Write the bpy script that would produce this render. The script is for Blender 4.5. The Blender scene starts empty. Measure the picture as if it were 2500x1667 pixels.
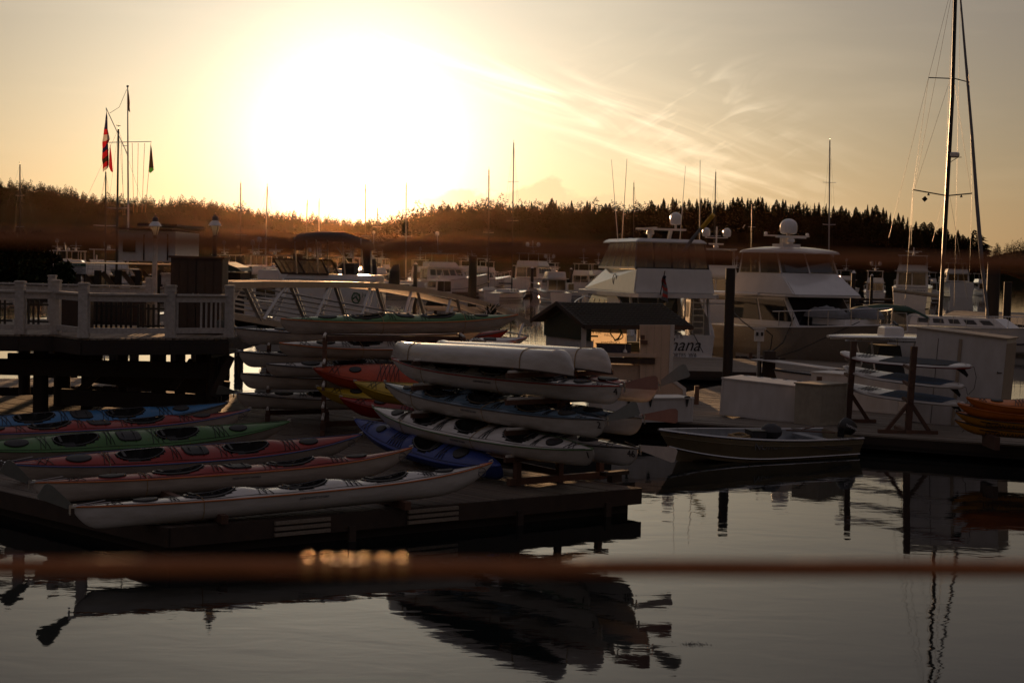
import bpy, bmesh, math, random
from mathutils import Vector, Matrix, Euler, noise as mnoise
random.seed(7)
PI = math.pi
sc = bpy.context.scene
COL = sc.collection
# ------------------------------------------------------------------ camera
HC = 4.5
FPX = 3819.0            # focal length in pixels of the 2500 px wide photograph (55 mm)
PITCH = math.atan(191.5/FPX); ROLL = math.radians(1.4)
_f = Vector((0, math.cos(PITCH), -math.sin(PITCH)))
_u0 = Vector((0, math.sin(PITCH), math.cos(PITCH)))
_r = Vector((1,0,0))*math.cos(ROLL) + _u0*math.sin(ROLL)
_u = _u0*math.cos(ROLL) - Vector((1,0,0))*math.sin(ROLL)
camd = bpy.data.cameras.new('camera'); cam = bpy.data.objects.new('camera', camd); COL.objects.link(cam)
M3 = Matrix((_r, _u, -_f)).transposed()
cam.matrix_world = Matrix.Translation((0,0,HC)) @ M3.to_4x4()
camd.lens = 55; camd.sensor_width = 36; camd.clip_start = 0.05; camd.clip_end = 9000
camd.dof.use_dof = True; camd.dof.focus_distance = 38; camd.dof.aperture_fstop = 9.0
sc.camera = cam
def RAY(px, py): return _f*FPX + _r*(px-1250) + _u*(833.5-py)
def AT(px, py, Y):
    d = RAY(px, py); return Vector((0,0,HC)) + d*(Y/d.y)
def ON(px, py, z=0.45):
    d = RAY(px, py); return Vector((0,0,HC)) + d*((z-HC)/d.z)
# ------------------------------------------------------------------ sky and sun
SUN = RAY(880, 385).normalized()
SE = math.asin(SUN.z); SA = math.atan2(SUN.x, SUN.y)
w = bpy.data.worlds.new('World'); sc.world = w; w.use_nodes = True
nt = w.node_tree; N = nt.nodes; Lk = nt.links; N.clear()
def nd(t, **k):
    n = N.new(t)
    for a, b in k.items(): setattr(n, a, b)
    return n
def mth(op, a, b=None, clamp=False):
    n = nd('ShaderNodeMath', operation=op); n.use_clamp = clamp
    for i, v in enumerate((a, b)):
        if v is None: continue
        if isinstance(v, (int, float)): n.inputs[i].default_value = v
        else: Lk.new(v, n.inputs[i])
    return n.outputs[0]
def vscale(col, f):
    n = nd('ShaderNodeVectorMath', operation='SCALE')
    if isinstance(col, tuple): n.inputs[0].default_value = col
    else: Lk.new(col, n.inputs[0])
    if isinstance(f, (int, float)): n.inputs['Scale'].default_value = f
    else: Lk.new(f, n.inputs['Scale'])
    return n.outputs[0]
def vadd(a, b):
    n = nd('ShaderNodeVectorMath', operation='ADD'); Lk.new(a, n.inputs[0]); Lk.new(b, n.inputs[1]); return n.outputs[0]
sky = nd('ShaderNodeTexSky', sky_type='NISHITA'); sky.sun_disc = False
sky.sun_elevation = SE; sky.sun_rotation = SA; sky.air_density = 1.0; sky.dust_density = 2.2; sky.ozone_density = 1.0
tc = nd('ShaderNodeTexCoord')
nrm = nd('ShaderNodeVectorMath', operation='NORMALIZE'); Lk.new(tc.outputs['Generated'], nrm.inputs[0])
dt = nd('ShaderNodeVectorMath', operation='DOT_PRODUCT'); Lk.new(nrm.outputs[0], dt.inputs[0]); dt.inputs[1].default_value = SUN
ang = mth('ARCCOSINE', mth('MINIMUM', dt.outputs['Value'], 0.99999))
def gauss(s, p=2.0):        # exp(-(ang/s)^p)
    return mth('EXPONENT', mth('MULTIPLY', mth('POWER', mth('DIVIDE', ang, s), p), -1.0))
sep = nd('ShaderNodeSeparateXYZ'); Lk.new(nrm.outputs[0], sep.inputs[0])
elev = mth('MAXIMUM', sep.outputs['Z'], 0.0)
SKY_TINT = (0.115, 0.16, 0.27)
skyc = nd('ShaderNodeVectorMath', operation='MULTIPLY'); Lk.new(sky.outputs[0], skyc.inputs[0]); skyc.inputs[1].default_value = SKY_TINT
sky_fill = nd('ShaderNodeCombineXYZ'); sky_fill.inputs[0].default_value, sky_fill.inputs[1].default_value, sky_fill.inputs[2].default_value = 0.64, 0.385, 0.215
base = vadd(skyc.outputs[0], sky_fill.outputs[0])   # even warm fill added to the whole sky to lift shaded sides
# aureole of thin high cloud around the sun
GL = ((0.064, 2.2, (12.0, 11.0, 9.5)), (0.152, 1.5, (6.6, 6.8, 6.4)), (0.55, 2.0, (1.5, 1.38, 1.2)))
acc = base
lowb = mth('EXPONENT', mth('MULTIPLY', mth('DIVIDE', elev, 0.10), -1.0))
acc = vadd(acc, vscale((3.1, 2.75, 2.1), mth('MULTIPLY', lowb, gauss(0.55, 2.0))))
for s, p, c in GL: acc = vadd(acc, vscale(c, gauss(s, p)))
# bluer, brighter light from high overhead
zen = mth('POWER', elev, 1.6); acc = vadd(acc, vscale((0.8, 0.9, 1.15), zen))
# the low air reddens everything near the horizon
band = mth('EXPONENT', mth('MULTIPLY', mth('DIVIDE', elev, 0.072), -1.0))
tmx = nd('ShaderNodeMix', data_type='RGBA'); Lk.new(band, tmx.inputs['Factor']); tmx.inputs['A'].default_value = (1,1,1,1); tmx.inputs['B'].default_value = (1.12,0.87,0.56,1)
tmul = nd('ShaderNodeVectorMath', operation='MULTIPLY'); Lk.new(acc, tmul.inputs[0]); Lk.new(tmx.outputs['Result'], tmul.inputs[1]); acc = tmul.outputs[0]
# cirrus: a fan of streaks running down to the right from above the sun
hx = nd('ShaderNodeSeparateXYZ'); Lk.new(nrm.outputs[0], hx.inputs[0])
yy = mth('MAXIMUM', hx.outputs['Y'], 0.05)
au = mth('DIVIDE', hx.outputs['X'], yy); av = mth('DIVIDE', hx.outputs['Z'], yy)
CC = RAY(1500, 295); cu_, cv_ = CC.x/CC.y, CC.z/CC.y; PH = math.radians(19)
du = mth('SUBTRACT', au, cu_); dv_ = mth('SUBTRACT', av, cv_)
st_ = mth('SUBTRACT', mth('MULTIPLY', du, math.cos(PH)), mth('MULTIPLY', dv_, math.sin(PH)))
tt_ = mth('ADD', mth('MULTIPLY', du, math.sin(PH)), mth('MULTIPLY', dv_, math.cos(PH)))
cx = nd('ShaderNodeCombineXYZ'); Lk.new(mth('MULTIPLY', st_, 9.0), cx.inputs[0]); Lk.new(mth('MULTIPLY', tt_, 62.0), cx.inputs[1])
ns = nd('ShaderNodeTexNoise'); Lk.new(cx.outputs[0], ns.inputs['Vector']); ns.inputs['Scale'].default_value = 1.0; ns.inputs['Detail'].default_value = 5; ns.inputs['Roughness'].default_value = 0.46; ns.inputs['Distortion'].default_value = 1.6
wdt = mth('ADD', 0.010, mth('MULTIPLY', mth('MAXIMUM', mth('ADD', st_, 0.10), 0.0), 0.10))
def gs(v, w_, p=2.0): return mth('EXPONENT', mth('MULTIPLY', mth('POWER', mth('ABSOLUTE', mth('DIVIDE', v, w_)), p), -1.0))
main = mth('MULTIPLY', gs(tt_, wdt), gs(st_, 0.135, 4.0))
ci = mth('POWER', mth('MULTIPLY', mth('SUBTRACT', ns.outputs[0], 0.36), 2.4, True), 1.6)
cx2 = nd('ShaderNodeCombineXYZ'); Lk.new(mth('MULTIPLY', mth('ADD', st_, tt_), 14.0), cx2.inputs[0]); Lk.new(mth('MULTIPLY', mth('SUBTRACT', tt_, st_), 60.0), cx2.inputs[1])
ns4 = nd('ShaderNodeTexNoise'); Lk.new(cx2.outputs[0], ns4.inputs['Vector']); ns4.inputs['Scale'].default_value = 1.0; ns4.inputs['Detail'].default_value = 6; ns4.inputs['Distortion'].default_value = 1.2
wisp = mth('MULTIPLY', mth('MULTIPLY', mth('SUBTRACT', ns4.outputs[0], 0.50), 4.0, True), mth('MULTIPLY', gs(mth('SUBTRACT', st_, 0.045), 0.055), gs(mth('SUBTRACT', tt_, 0.022), 0.03)))
acc = vadd(acc, vscale((7.5, 6.4, 4.6), mth('MULTIPLY', main, ci))); acc = vadd(acc, vscale((3.4, 2.9, 2.2), wisp))
mp = nd('ShaderNodeMapping'); Lk.new(nrm.outputs[0], mp.inputs[0]); mp.inputs['Rotation'].default_value = (0, math.radians(12), 0.2); mp.inputs['Scale'].default_value = (3.2, 3.2, 22.0)
ns6 = nd('ShaderNodeTexNoise'); Lk.new(mp.outputs[0], ns6.inputs['Vector']); ns6.inputs['Scale'].default_value = 2.0; ns6.inputs['Detail'].default_value = 6
acc = vadd(acc, vscale((0.45, 0.34, 0.22), mth('MULTIPLY', mth('SUBTRACT', ns6.outputs[0], 0.52), 4.0, True)))
# low cumulus bank on the horizon right of the sun: slightly darker, peach
mp3 = nd('ShaderNodeMapping'); Lk.new(nrm.outputs[0], mp3.inputs[0]); mp3.inputs['Scale'].default_value = (1, 1, 1.6)
ns3 = nd('ShaderNodeTexNoise'); Lk.new(mp3.outputs[0], ns3.inputs['Vector']); ns3.inputs['Scale'].default_value = 26; ns3.inputs['Detail'].default_value = 6; ns3.inputs['Roughness'].default_value = 0.5
CUD = RAY(1290, 480).normalized()
az = au
azw = mth('EXPONENT', mth('MULTIPLY', mth('POWER', mth('ABSOLUTE', mth('DIVIDE', mth('SUBTRACT', az, 0.012), 0.075)), 4.0), -1.0))
topz = mth('ADD', mth('MULTIPLY', mth('SUBTRACT', ns3.outputs[0], 0.5), 0.07), 0.047)
cu = mth('MULTIPLY', mth('MULTIPLY', mth('SUBTRACT', topz, elev), 220.0, True), mth('MULTIPLY', azw, mth('MULTIPLY', mth('GREATER_THAN', hx.outputs['Y'], 0.0), mth('GREATER_THAN', hx.outputs['Z'], 0.0))))
mixc = nd('ShaderNodeMix', data_type='RGBA'); Lk.new(mth('MULTIPLY', cu, 0.62), mixc.inputs['Factor']); Lk.new(acc, mixc.inputs['A'])
mixc.inputs['B'].default_value = (9.3, 6.6, 3.6, 1)
bg = nd('ShaderNodeBackground'); Lk.new(mixc.outputs['Result'], bg.inputs['Color']); bg.inputs['Strength'].default_value = 0.1
out = nd('ShaderNodeOutputWorld'); Lk.new(bg.outputs[0], out.inputs['Surface'])
sl = bpy.data.lights.new('sun', 'SUN'); so = bpy.data.objects.new('sun', sl); COL.objects.link(so)
sl.energy = 5.0; sl.angle = math.radians(0.5); sl.color = (1.0, 0.56, 0.26)
so.rotation_euler = SUN.to_track_quat('Z', 'Y').to_euler(); so.location = (0, 0, 60)
vs = sc.view_settings; vs.view_transform = 'Standard'; vs.look = 'None'; vs.exposure = 0.0; vs.gamma = 1; vs.use_curve_mapping = False
sc.cycles.max_bounces = 7; sc.cycles.transparent_max_bounces = 10; sc.cycles.volume_bounces = 0
sc.cycles.caustics_reflective = False; sc.cycles.caustics_refractive = False
sc.cycles.sample_clamp_indirect = 4; sc.cycles.use_denoising = True
# ------------------------------------------------------------------ materials
MT = {}
def mat(name, col, rough=0.5, metal=0.0, var=0.12, scale=6.0, bump=0.0, coat=0.0, stretch=(1,1,1), spec=0.5, dirt=None, sheen=0):
    m = bpy.data.materials.new(name); m.use_nodes = True; t = m.node_tree; p = t.nodes['Principled BSDF']
    p.inputs['Roughness'].default_value = rough; p.inputs['Metallic'].default_value = metal
    p.inputs['Coat Weight'].default_value = coat; p.inputs['Coat Roughness'].default_value = 0.08
    p.inputs['Specular IOR Level'].default_value = spec
    c = t.nodes.new('ShaderNodeTexCoord'); mp = t.nodes.new('ShaderNodeMapping'); mp.inputs['Scale'].default_value = stretch
    t.links.new(c.outputs['Object'], mp.inputs[0])
    n = t.nodes.new('ShaderNodeTexNoise'); n.inputs['Scale'].default_value = scale; n.inputs['Detail'].default_value = 6; n.inputs['Roughness'].default_value = 0.6
    t.links.new(mp.outputs[0], n.inputs['Vector'])
    r = t.nodes.new('ShaderNodeValToRGB'); r.color_ramp.elements[0].position = 0.3; r.color_ramp.elements[1].position = 0.7
    lo = tuple(max(0, v*(1-var)) for v in col); hi = tuple(min(1, v*(1+var)) for v in col)
    if dirt: lo = dirt
    r.color_ramp.elements[0].color = (*lo, 1); r.color_ramp.elements[1].color = (*hi, 1)
    oi = t.nodes.new('ShaderNodeObjectInfo'); hs = t.nodes.new('ShaderNodeHueSaturation')
    mr = t.nodes.new('ShaderNodeMapRange'); mr.inputs['To Min'].default_value = 1-var*0.8; mr.inputs['To Max'].default_value = 1+var*0.8
    t.links.new(oi.outputs['Random'], mr.inputs['Value']); t.links.new(mr.outputs[0], hs.inputs['Value'])
    t.links.new(n.outputs[0], r.inputs[0]); t.links.new(r.outputs[0], hs.inputs['Color']); t.links.new(hs.outputs[0], p.inputs['Base Color'])
    mr2 = t.nodes.new('ShaderNodeMapRange'); mr2.inputs['To Min'].default_value = max(0.02, rough*0.8); mr2.inputs['To Max'].default_value = min(1, rough*1.25)
    t.links.new(n.outputs[0], mr2.inputs['Value']); t.links.new(mr2.outputs[0], p.inputs['Roughness'])
    if bump:
        b = t.nodes.new('ShaderNodeBump'); b.inputs['Strength'].default_value = bump; b.inputs['Distance'].default_value = 0.01
        t.links.new(n.outputs[0], b.inputs['Height']); t.links.new(b.outputs[0], p.inputs['Normal'])
    MT[name] = m; return m
mat('gelcoat', (0.64,0.62,0.61), 0.16, var=0.06, scale=2, coat=0.5)
mat('kayak_white', (0.58,0.56,0.54), 0.24, var=0.10, scale=2.5, coat=0.3, stretch=(0.5,3,3), dirt=(0.45,0.42,0.38))
mat('kayak_cream', (0.45,0.40,0.35), 0.3, var=0.14, scale=2.5, coat=0.2, stretch=(0.5,3,3), dirt=(0.33,0.28,0.24))
mat('kayak_red', (0.27,0.016,0.010), 0.3, var=0.15, scale=3, spec=0.35)
mat('kayak_green', (0.06,0.16,0.04), 0.3, var=0.15, scale=3, spec=0.35)
mat('kayak_blue', (0.04,0.16,0.34), 0.3, var=0.12, scale=3, spec=0.35)
mat('kayak_royal', (0.028,0.055,0.24), 0.38, var=0.12, scale=3, spec=0.35)
mat('kayak_steel', (0.10,0.17,0.24), 0.3, var=0.12, scale=3, coat=0.3)
mat('kayak_yellow', (0.42,0.27,0.015), 0.38, var=0.12, scale=3, spec=0.35)
mat('kayak_orange', (0.42,0.055,0.015), 0.38, var=0.15, scale=3, spec=0.35)
mat('poly_yellow', (0.50,0.22,0.02), 0.4, var=0.12, scale=3)
mat('stripe_orange', (0.55,0.14,0.02), 0.4)
mat('stripe_red', (0.40,0.03,0.02), 0.4)
mat('stripe_green', (0.04,0.14,0.03), 0.4)
mat('stripe_dark', (0.03,0.03,0.035), 0.4)
mat('stripe_blue', (0.05,0.09,0.25), 0.4)
mat('black_rubber', (0.012,0.012,0.013), 0.55)
mat('cockpit_black', (0.012,0.012,0.012), 0.8)
mat('coaming', (0.02,0.02,0.022), 0.22, coat=0.4)
mat('rudder_grey', (0.20,0.21,0.19), 0.55, bump=0.2)
mat('rope', (0.35,0.24,0.12), 0.8)
mat('rope_white', (0.5,0.47,0.42), 0.8)
mat('metal', (0.55,0.55,0.56), 0.28, metal=1.0, var=0.06)
mat('aluminium', (0.40,0.39,0.38), 0.6, metal=0.3, var=0.08, bump=0.05)
mat('skiff_metal', (0.27,0.22,0.14), 0.42, metal=0.25, var=0.12, scale=3)
mat('skiff_inner', (0.30,0.32,0.34), 0.5, metal=0.4, var=0.15)
mat('wood_grey', (0.20,0.165,0.13), 0.75, var=0.3, scale=5, bump=0.6, stretch=(0.6,9,9))
mat('wood_deck', (0.10,0.075,0.055), 0.72, var=0.35, scale=5, bump=0.6, stretch=(0.6,9,9))
mat('wood_dark', (0.045,0.03,0.022), 0.8, var=0.3, scale=4, bump=0.5)
mat('wood_rack', (0.11,0.055,0.035), 0.75, var=0.3, scale=4, bump=0.4)
mat('creosote', (0.022,0.016,0.013), 0.7, var=0.3, scale=5, bump=0.6)
mat('white_paint', (0.50,0.48,0.46), 0.5, var=0.08, scale=14, bump=0.25, dirt=(0.36,0.33,0.30))
mat('sit_orange', (0.52,0.14,0.015), 0.4, var=0.15, scale=3, spec=0.35)
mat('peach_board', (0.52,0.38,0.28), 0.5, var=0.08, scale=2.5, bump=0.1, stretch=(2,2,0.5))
mat('rudder_red', (0.30,0.14,0.10), 0.5)
mat('rudder_pale', (0.50,0.42,0.36), 0.45)
mat('white_panel', (0.58,0.56,0.55), 0.42, var=0.07, scale=2.2, bump=0.10, stretch=(1.5,1.5,0.5), dirt=(0.50,0.47,0.44))
mat('tan_board', (0.34,0.27,0.20), 0.6, var=0.15, bump=0.2)
mat('brown_paint', (0.045,0.026,0.018), 0.6, var=0.2, bump=0.2)
mat('shingle', (0.045,0.035,0.022), 0.85, var=0.45, scale=9, bump=0.5)
mat('green_roof', (0.025,0.04,0.022), 0.6, var=0.2)
mat('black_metal', (0.014,0.013,0.013), 0.4, var=0.2)
mat('glass_dark', (0.012,0.012,0.013), 0.06, coat=0.5, spec=0.8)
mat('canvas_dark', (0.02,0.022,0.022), 0.85, var=0.2, bump=0.3)
mat('canvas_green', (0.015,0.05,0.028), 0.85, var=0.2, bump=0.3)
mat('canvas_grey', (0.16,0.16,0.17), 0.8, var=0.15, bump=0.3)
mat('canvas_tan', (0.36,0.32,0.25), 0.8, var=0.15, bump=0.3)
mat('letter_black', (0.02,0.015,0.015), 0.5, var=0)
mat('letter_grey', (0.10,0.10,0.11), 0.4, var=0)
mat('letter_white', (0.6,0.6,0.6), 0.5, var=0)
mat('letter_green', (0.03,0.10,0.05), 0.6, var=0)
mat('sign_white', (0.55,0.55,0.55), 0.5)
mat('sign_green', (0.03,0.09,0.05), 0.5)
mat('bin_green', (0.015,0.03,0.02), 0.5)
mat('yellow_paint', (0.55,0.33,0.02), 0.5)
mat('red_paint', (0.4,0.03,0.02), 0.5)
mat('navy', (0.012,0.016,0.05), 0.25, coat=0.4)
mat('pad_dark', (0.02,0.025,0.035), 0.85, bump=0.4, scale=40)
mat('pad_blue', (0.05,0.09,0.16), 0.85, bump=0.4, scale=40)
mat('foliage', (0.010,0.014,0.006), 1.0, var=0.5, scale=0.15, spec=0.0)
mat('foliage_near', (0.02,0.032,0.012), 0.9, var=0.5, scale=2, spec=0.15)
mat('bark', (0.03,0.02,0.015), 1.0, var=0.3, spec=0.0)
mat('hill_ground', (0.012,0.013,0.007), 1.0, var=0.4, scale=0.05, spec=0.0)
mat('brass', (0.86,0.50,0.20), 0.34, metal=1.0, var=0.02)
mat('weathered_cable', (0.42,0.165,0.06), 0.6, metal=0.15, var=0.1, scale=60)
mat('aluminium_warm', (0.50,0.46,0.42), 0.36, metal=0.85, var=0.1)
mat('tarp', (0.03,0.03,0.035), 0.6, bump=0.5, scale=12)
def clearmat(name, col, alpha, rough=0.1):
    m = bpy.data.materials.new(name); m.use_nodes = True; t = m.node_tree; p = t.nodes['Principled BSDF']
    p.inputs['Base Color'].default_value = (*col,1); p.inputs['Roughness'].default_value = rough
    tr = t.nodes.new('ShaderNodeBsdfTransparent'); tr.inputs[0].default_value = (0.92,0.86,0.72,1); mx = t.nodes.new('ShaderNodeMixShader'); mx.inputs[0].default_value = alpha
    n = t.nodes.new('ShaderNodeTexNoise'); n.inputs['Scale'].default_value = 3; mr = t.nodes.new('ShaderNodeMapRange'); mr.inputs['To Min'].default_value = alpha*0.7; mr.inputs['To Max'].default_value = min(1,alpha*1.3)
    t.links.new(n.outputs[0], mr.inputs[0]); t.links.new(mr.outputs[0], mx.inputs[0])
    t.links.new(tr.outputs[0], mx.inputs[1]); t.links.new(p.outputs[0], mx.inputs[2])
    t.links.new(mx.outputs[0], t.nodes['Material Output'].inputs['Surface']); MT[name] = m
clearmat('clear_vinyl', (0.25,0.22,0.18), 0.35)
def translucent(name, col):
    m = bpy.data.materials.new(name); m.use_nodes = True; t = m.node_tree
    d = t.nodes.new('ShaderNodeBsdfDiffuse'); e = t.nodes.new('ShaderNodeBsdfTranslucent'); mx = t.nodes.new('ShaderNodeMixShader'); mx.inputs[0].default_value = 0.6
    n = t.nodes.new('ShaderNodeTexNoise'); n.inputs['Scale'].default_value = 4; r = t.nodes.new('ShaderNodeValToRGB')
    r.color_ramp.elements[0].color = (*[v*0.75 for v in col],1); r.color_ramp.elements[1].color = (*col,1)
    t.links.new(n.outputs[0], r.inputs[0])
    for x in (d, e): t.links.new(r.outputs[0], x.inputs[0])
    t.links.new(d.outputs[0], mx.inputs[1]); t.links.new(e.outputs[0], mx.inputs[2])
    t.links.new(mx.outputs[0], t.nodes['Material Output'].inputs['Surface']); MT[name] = m
translucent('lantern_glass', (0.9,0.85,0.75)); translucent('banner_cloth', (0.80,0.66,0.48)); translucent('flag_red', (0.5,0.02,0.03)); translucent('flag_white', (0.6,0.55,0.5))
translucent('flag_navy', (0.02,0.02,0.07)); translucent('flag_green', (0.08,0.30,0.06)); translucent('flag_dark', (0.05,0.03,0.02))
# ------------------------------------------------------------------ mesh helpers
class MB:
    def __init__(s): s.v = []; s.f = []; s.m = []; s.mi = 0
    def add(s, vs, fs):
        o = len(s.v); s.v += [tuple(v) for v in vs]; s.f += [tuple(i+o for i in f) for f in fs]; s.m += [s.mi]*len(fs); return s
    def box(s, c, d, rz=0.0, mtx=None):
        hx, hy, hz = d[0]/2, d[1]/2, d[2]/2
        pts = [Vector((x,y,z)) for x in (-hx,hx) for y in (-hy,hy) for z in (-hz,hz)]
        R = Matrix.Rotation(rz, 3, 'Z') if mtx is None else mtx
        pts = [R @ p + Vector(c) for p in pts]
        return s.add(pts, [(0,1,3,2),(4,6,7,5),(0,4,5,1),(2,3,7,6),(0,2,6,4),(1,5,7,3)])
    def bar(s, a, b, wd, ht, up=(0,0,1)):
        a = Vector(a); b = Vector(b); x = (b-a); L = x.length; x = x.normalized(); u = Vector(up)
        y = u.cross(x)
        if y.length < 1e-4: y = Vector((0,1,0)).cross(x)
        y.normalize(); z = x.cross(y)
        return s.box((a+b)/2, (L, wd, ht), mtx=Matrix((x,y,z)).transposed())
    def tube(s, path, r, n=8, caps=True, closed=False):
        P = [Vector(p) for p in path]; k = len(P); rr = r if isinstance(r, (list,tuple)) else [r]*k
        base = len(s.v); prev = None
        for i, p in enumerate(P):
            if closed: t = P[(i+1) % k]-P[i-1]
            else: t = P[min(i+1,k-1)]-P[max(i-1,0)]
            t = t.normalized() if t.length > 1e-9 else Vector((0,0,1))
            if prev is None:
                a = Vector((0,0,1)) if abs(t.z) < 0.9 else Vector((1,0,0)); x = a.cross(t).normalized()
            else:
                x = prev - t*prev.dot(t); x = x.normalized() if x.length > 1e-6 else Vector((1,0,0))
            prev = x; y = t.cross(x)
            for j in range(n):
                q = 2*PI*j/n; s.v.append(tuple(p + (x*math.cos(q)+y*math.sin(q))*rr[i]))
        fs = []
        for i in range(k if closed else k-1):
            i2 = (i+1) % k
            for j in range(n):
                j2 = (j+1) % n; fs.append((base+i*n+j, base+i*n+j2, base+i2*n+j2, base+i2*n+j))
        if caps and not closed: fs.append(tuple(base+j for j in range(n))[::-1]); fs.append(tuple(base+(k-1)*n+j for j in range(n)))
        s.f += fs; s.m += [s.mi]*len(fs); return s
    def lathe(s, c, prof, n=16):
        base = len(s.v); c = Vector(c)
        for r, z in prof:
            for j in range(n): q = 2*PI*j/n; s.v.append((c.x+r*math.cos(q), c.y+r*math.sin(q), c.z+z))
        fs = [(base+i*n+j, base+i*n+(j+1)%n, base+(i+1)*n+(j+1)%n, base+(i+1)*n+j) for i in range(len(prof)-1) for j in range(n)]
        fs.append(tuple(base+j for j in range(n))[::-1]); fs.append(tuple(base+(len(prof)-1)*n+j for j in range(n)))
        s.f += fs; s.m += [s.mi]*len(fs); return s
    def prism(s, poly, a, b, fn=lambda u, v, w: (u, w, v)):
        """poly in (u,v), swept w from a to b"""
        n = len(poly); vs = [fn(u,v,a) for u,v in poly]+[fn(u,v,b) for u,v in poly]
        return s.add(vs, [tuple(range(n))[::-1], tuple(range(n,2*n))]+[(i,(i+1)%n,n+(i+1)%n,n+i) for i in range(n)])
    def loft(s, secs, closed=False, cap=True):
        k = len(secs[0]); base = len(s.v)
        for q in secs: s.v += [tuple(p) for p in q]
        fs = []
        for i in range(len(secs)-1):
            for j in range(k if closed else k-1):
                j2 = (j+1) % k; fs.append((base+i*k+j, base+i*k+j2, base+(i+1)*k+j2, base+(i+1)*k+j))
        if cap: fs.append(tuple(base+j for j in range(k))[::-1]); fs.append(tuple(base+(len(secs)-1)*k+j for j in range(k)))
        s.f += fs; s.m += [s.mi]*len(fs); return s
    def panel(s, q, u0, u1, v0, v1, off=0.012, th=0.02):
        """thin pane lying on the quad q (4 points, anticlockwise from outside), proud by off"""
        q = [Vector(p) for p in q]; nrm = (q[1]-q[0]).cross(q[3]-q[0]).normalized()
        def B(u, v): return (q[0]*(1-u)+q[1]*u)*(1-v)+(q[3]*(1-u)+q[2]*u)*v
        c = [B(u0,v0), B(u1,v0), B(u1,v1), B(u0,v1)]
        pts = [p+nrm*off for p in c]+[p+nrm*(off-th) for p in c]
        return s.add(pts, [(0,1,2,3),(7,6,5,4),(0,4,5,1),(1,5,6,2),(2,6,7,3),(3,7,4,0)])
    def mesh(s, name, mats, smooth=False, fix=True):
        me = bpy.data.meshes.new(name); me.from_pydata(s.v, [], s.f)
        for m in (mats if isinstance(mats, (list,tuple)) else [mats]): me.materials.append(MT[m] if isinstance(m, str) else m)
        if s.m: me.polygons.foreach_set('material_index', s.m)
        if fix:
            bm = bmesh.new(); bm.from_mesh(me); bmesh.ops.recalc_face_normals(bm, faces=bm.faces); bm.to_mesh(me); bm.free()
        if smooth: me.shade_smooth(); me.set_sharp_from_angle(angle=math.radians(38))
        return me
    def build(s, name, mats, parent=None, smooth=False, fix=True):
        return link(name, s.mesh(name, mats, smooth, fix), parent)
def link(name, data, parent=None):
    o = bpy.data.objects.new(name, data); COL.objects.link(o)
    if parent is not None: o.parent = parent
    return o
def tag(o, label=None, cat=None, group=None, kind=None):
    if label: o['label'] = label
    if cat: o['category'] = cat
    if group: o['group'] = group
    if kind: o['kind'] = kind
    return o
def thing(name, label, cat, loc=(0,0,0), rz=0.0, group=None, mtx=None):
    o = bpy.data.objects.new(name, None); COL.objects.link(o); o.empty_display_size = 0.2
    if mtx is not None: o.matrix_world = mtx
    else: o.location = loc; o.rotation_euler = (0,0,rz)
    return tag(o, label, cat, group)
def kids(o): return [c for c in COL.objects if c.parent == o]
def dup(o, mtx=None, label=None, parent=None):
    c = o.copy(); COL.objects.link(c)
    if parent is not None: c.parent = parent
    if mtx is not None: c.matrix_world = mtx
    if label: c['label'] = label
    for k in list(CH.get(o.name, [])): dup(k, parent=c)
    return c
CH = {}
def index_children():
    CH.clear()
    for o in COL.objects:
        if o.parent: CH.setdefault(o.parent.name, []).append(o)
def text(body, size, parent, loc, rot, m, name='lettering', ext=0.002, shear=0.0, spacing=1.0):
    c = bpy.data.curves.new(name, 'FONT'); c.body = body; c.size = size; c.extrude = ext; c.align_x = 'CENTER'; c.align_y = 'CENTER'; c.shear = shear; c.space_character = spacing
    c.materials.append(MT[m]); o = link(name, c, parent); o.location = loc; o.rotation_euler = rot; return o
def frame(o, x, up):
    """matrix with local X along x and Z close to up"""
    x = Vector(x).normalized(); up = Vector(up); y = up.cross(x).normalized(); z = x.cross(y)
    return Matrix.Translation(o) @ Matrix((x,y,z)).transposed().to_4x4()

def fonts_to_meshes():
    bpy.context.view_layer.update(); dg = bpy.context.evaluated_depsgraph_get()
    for o in [o for o in COL.objects if o.type == 'FONT']:
        me = bpy.data.meshes.new_from_object(o.evaluated_get(dg)); nm = o.name; par = o.parent; mb = o.matrix_basis.copy(); o.name = 'old'
        n = bpy.data.objects.new(nm, me); COL.objects.link(n); n.parent = par; n.matrix_basis = mb; bpy.data.objects.remove(o)
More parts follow.
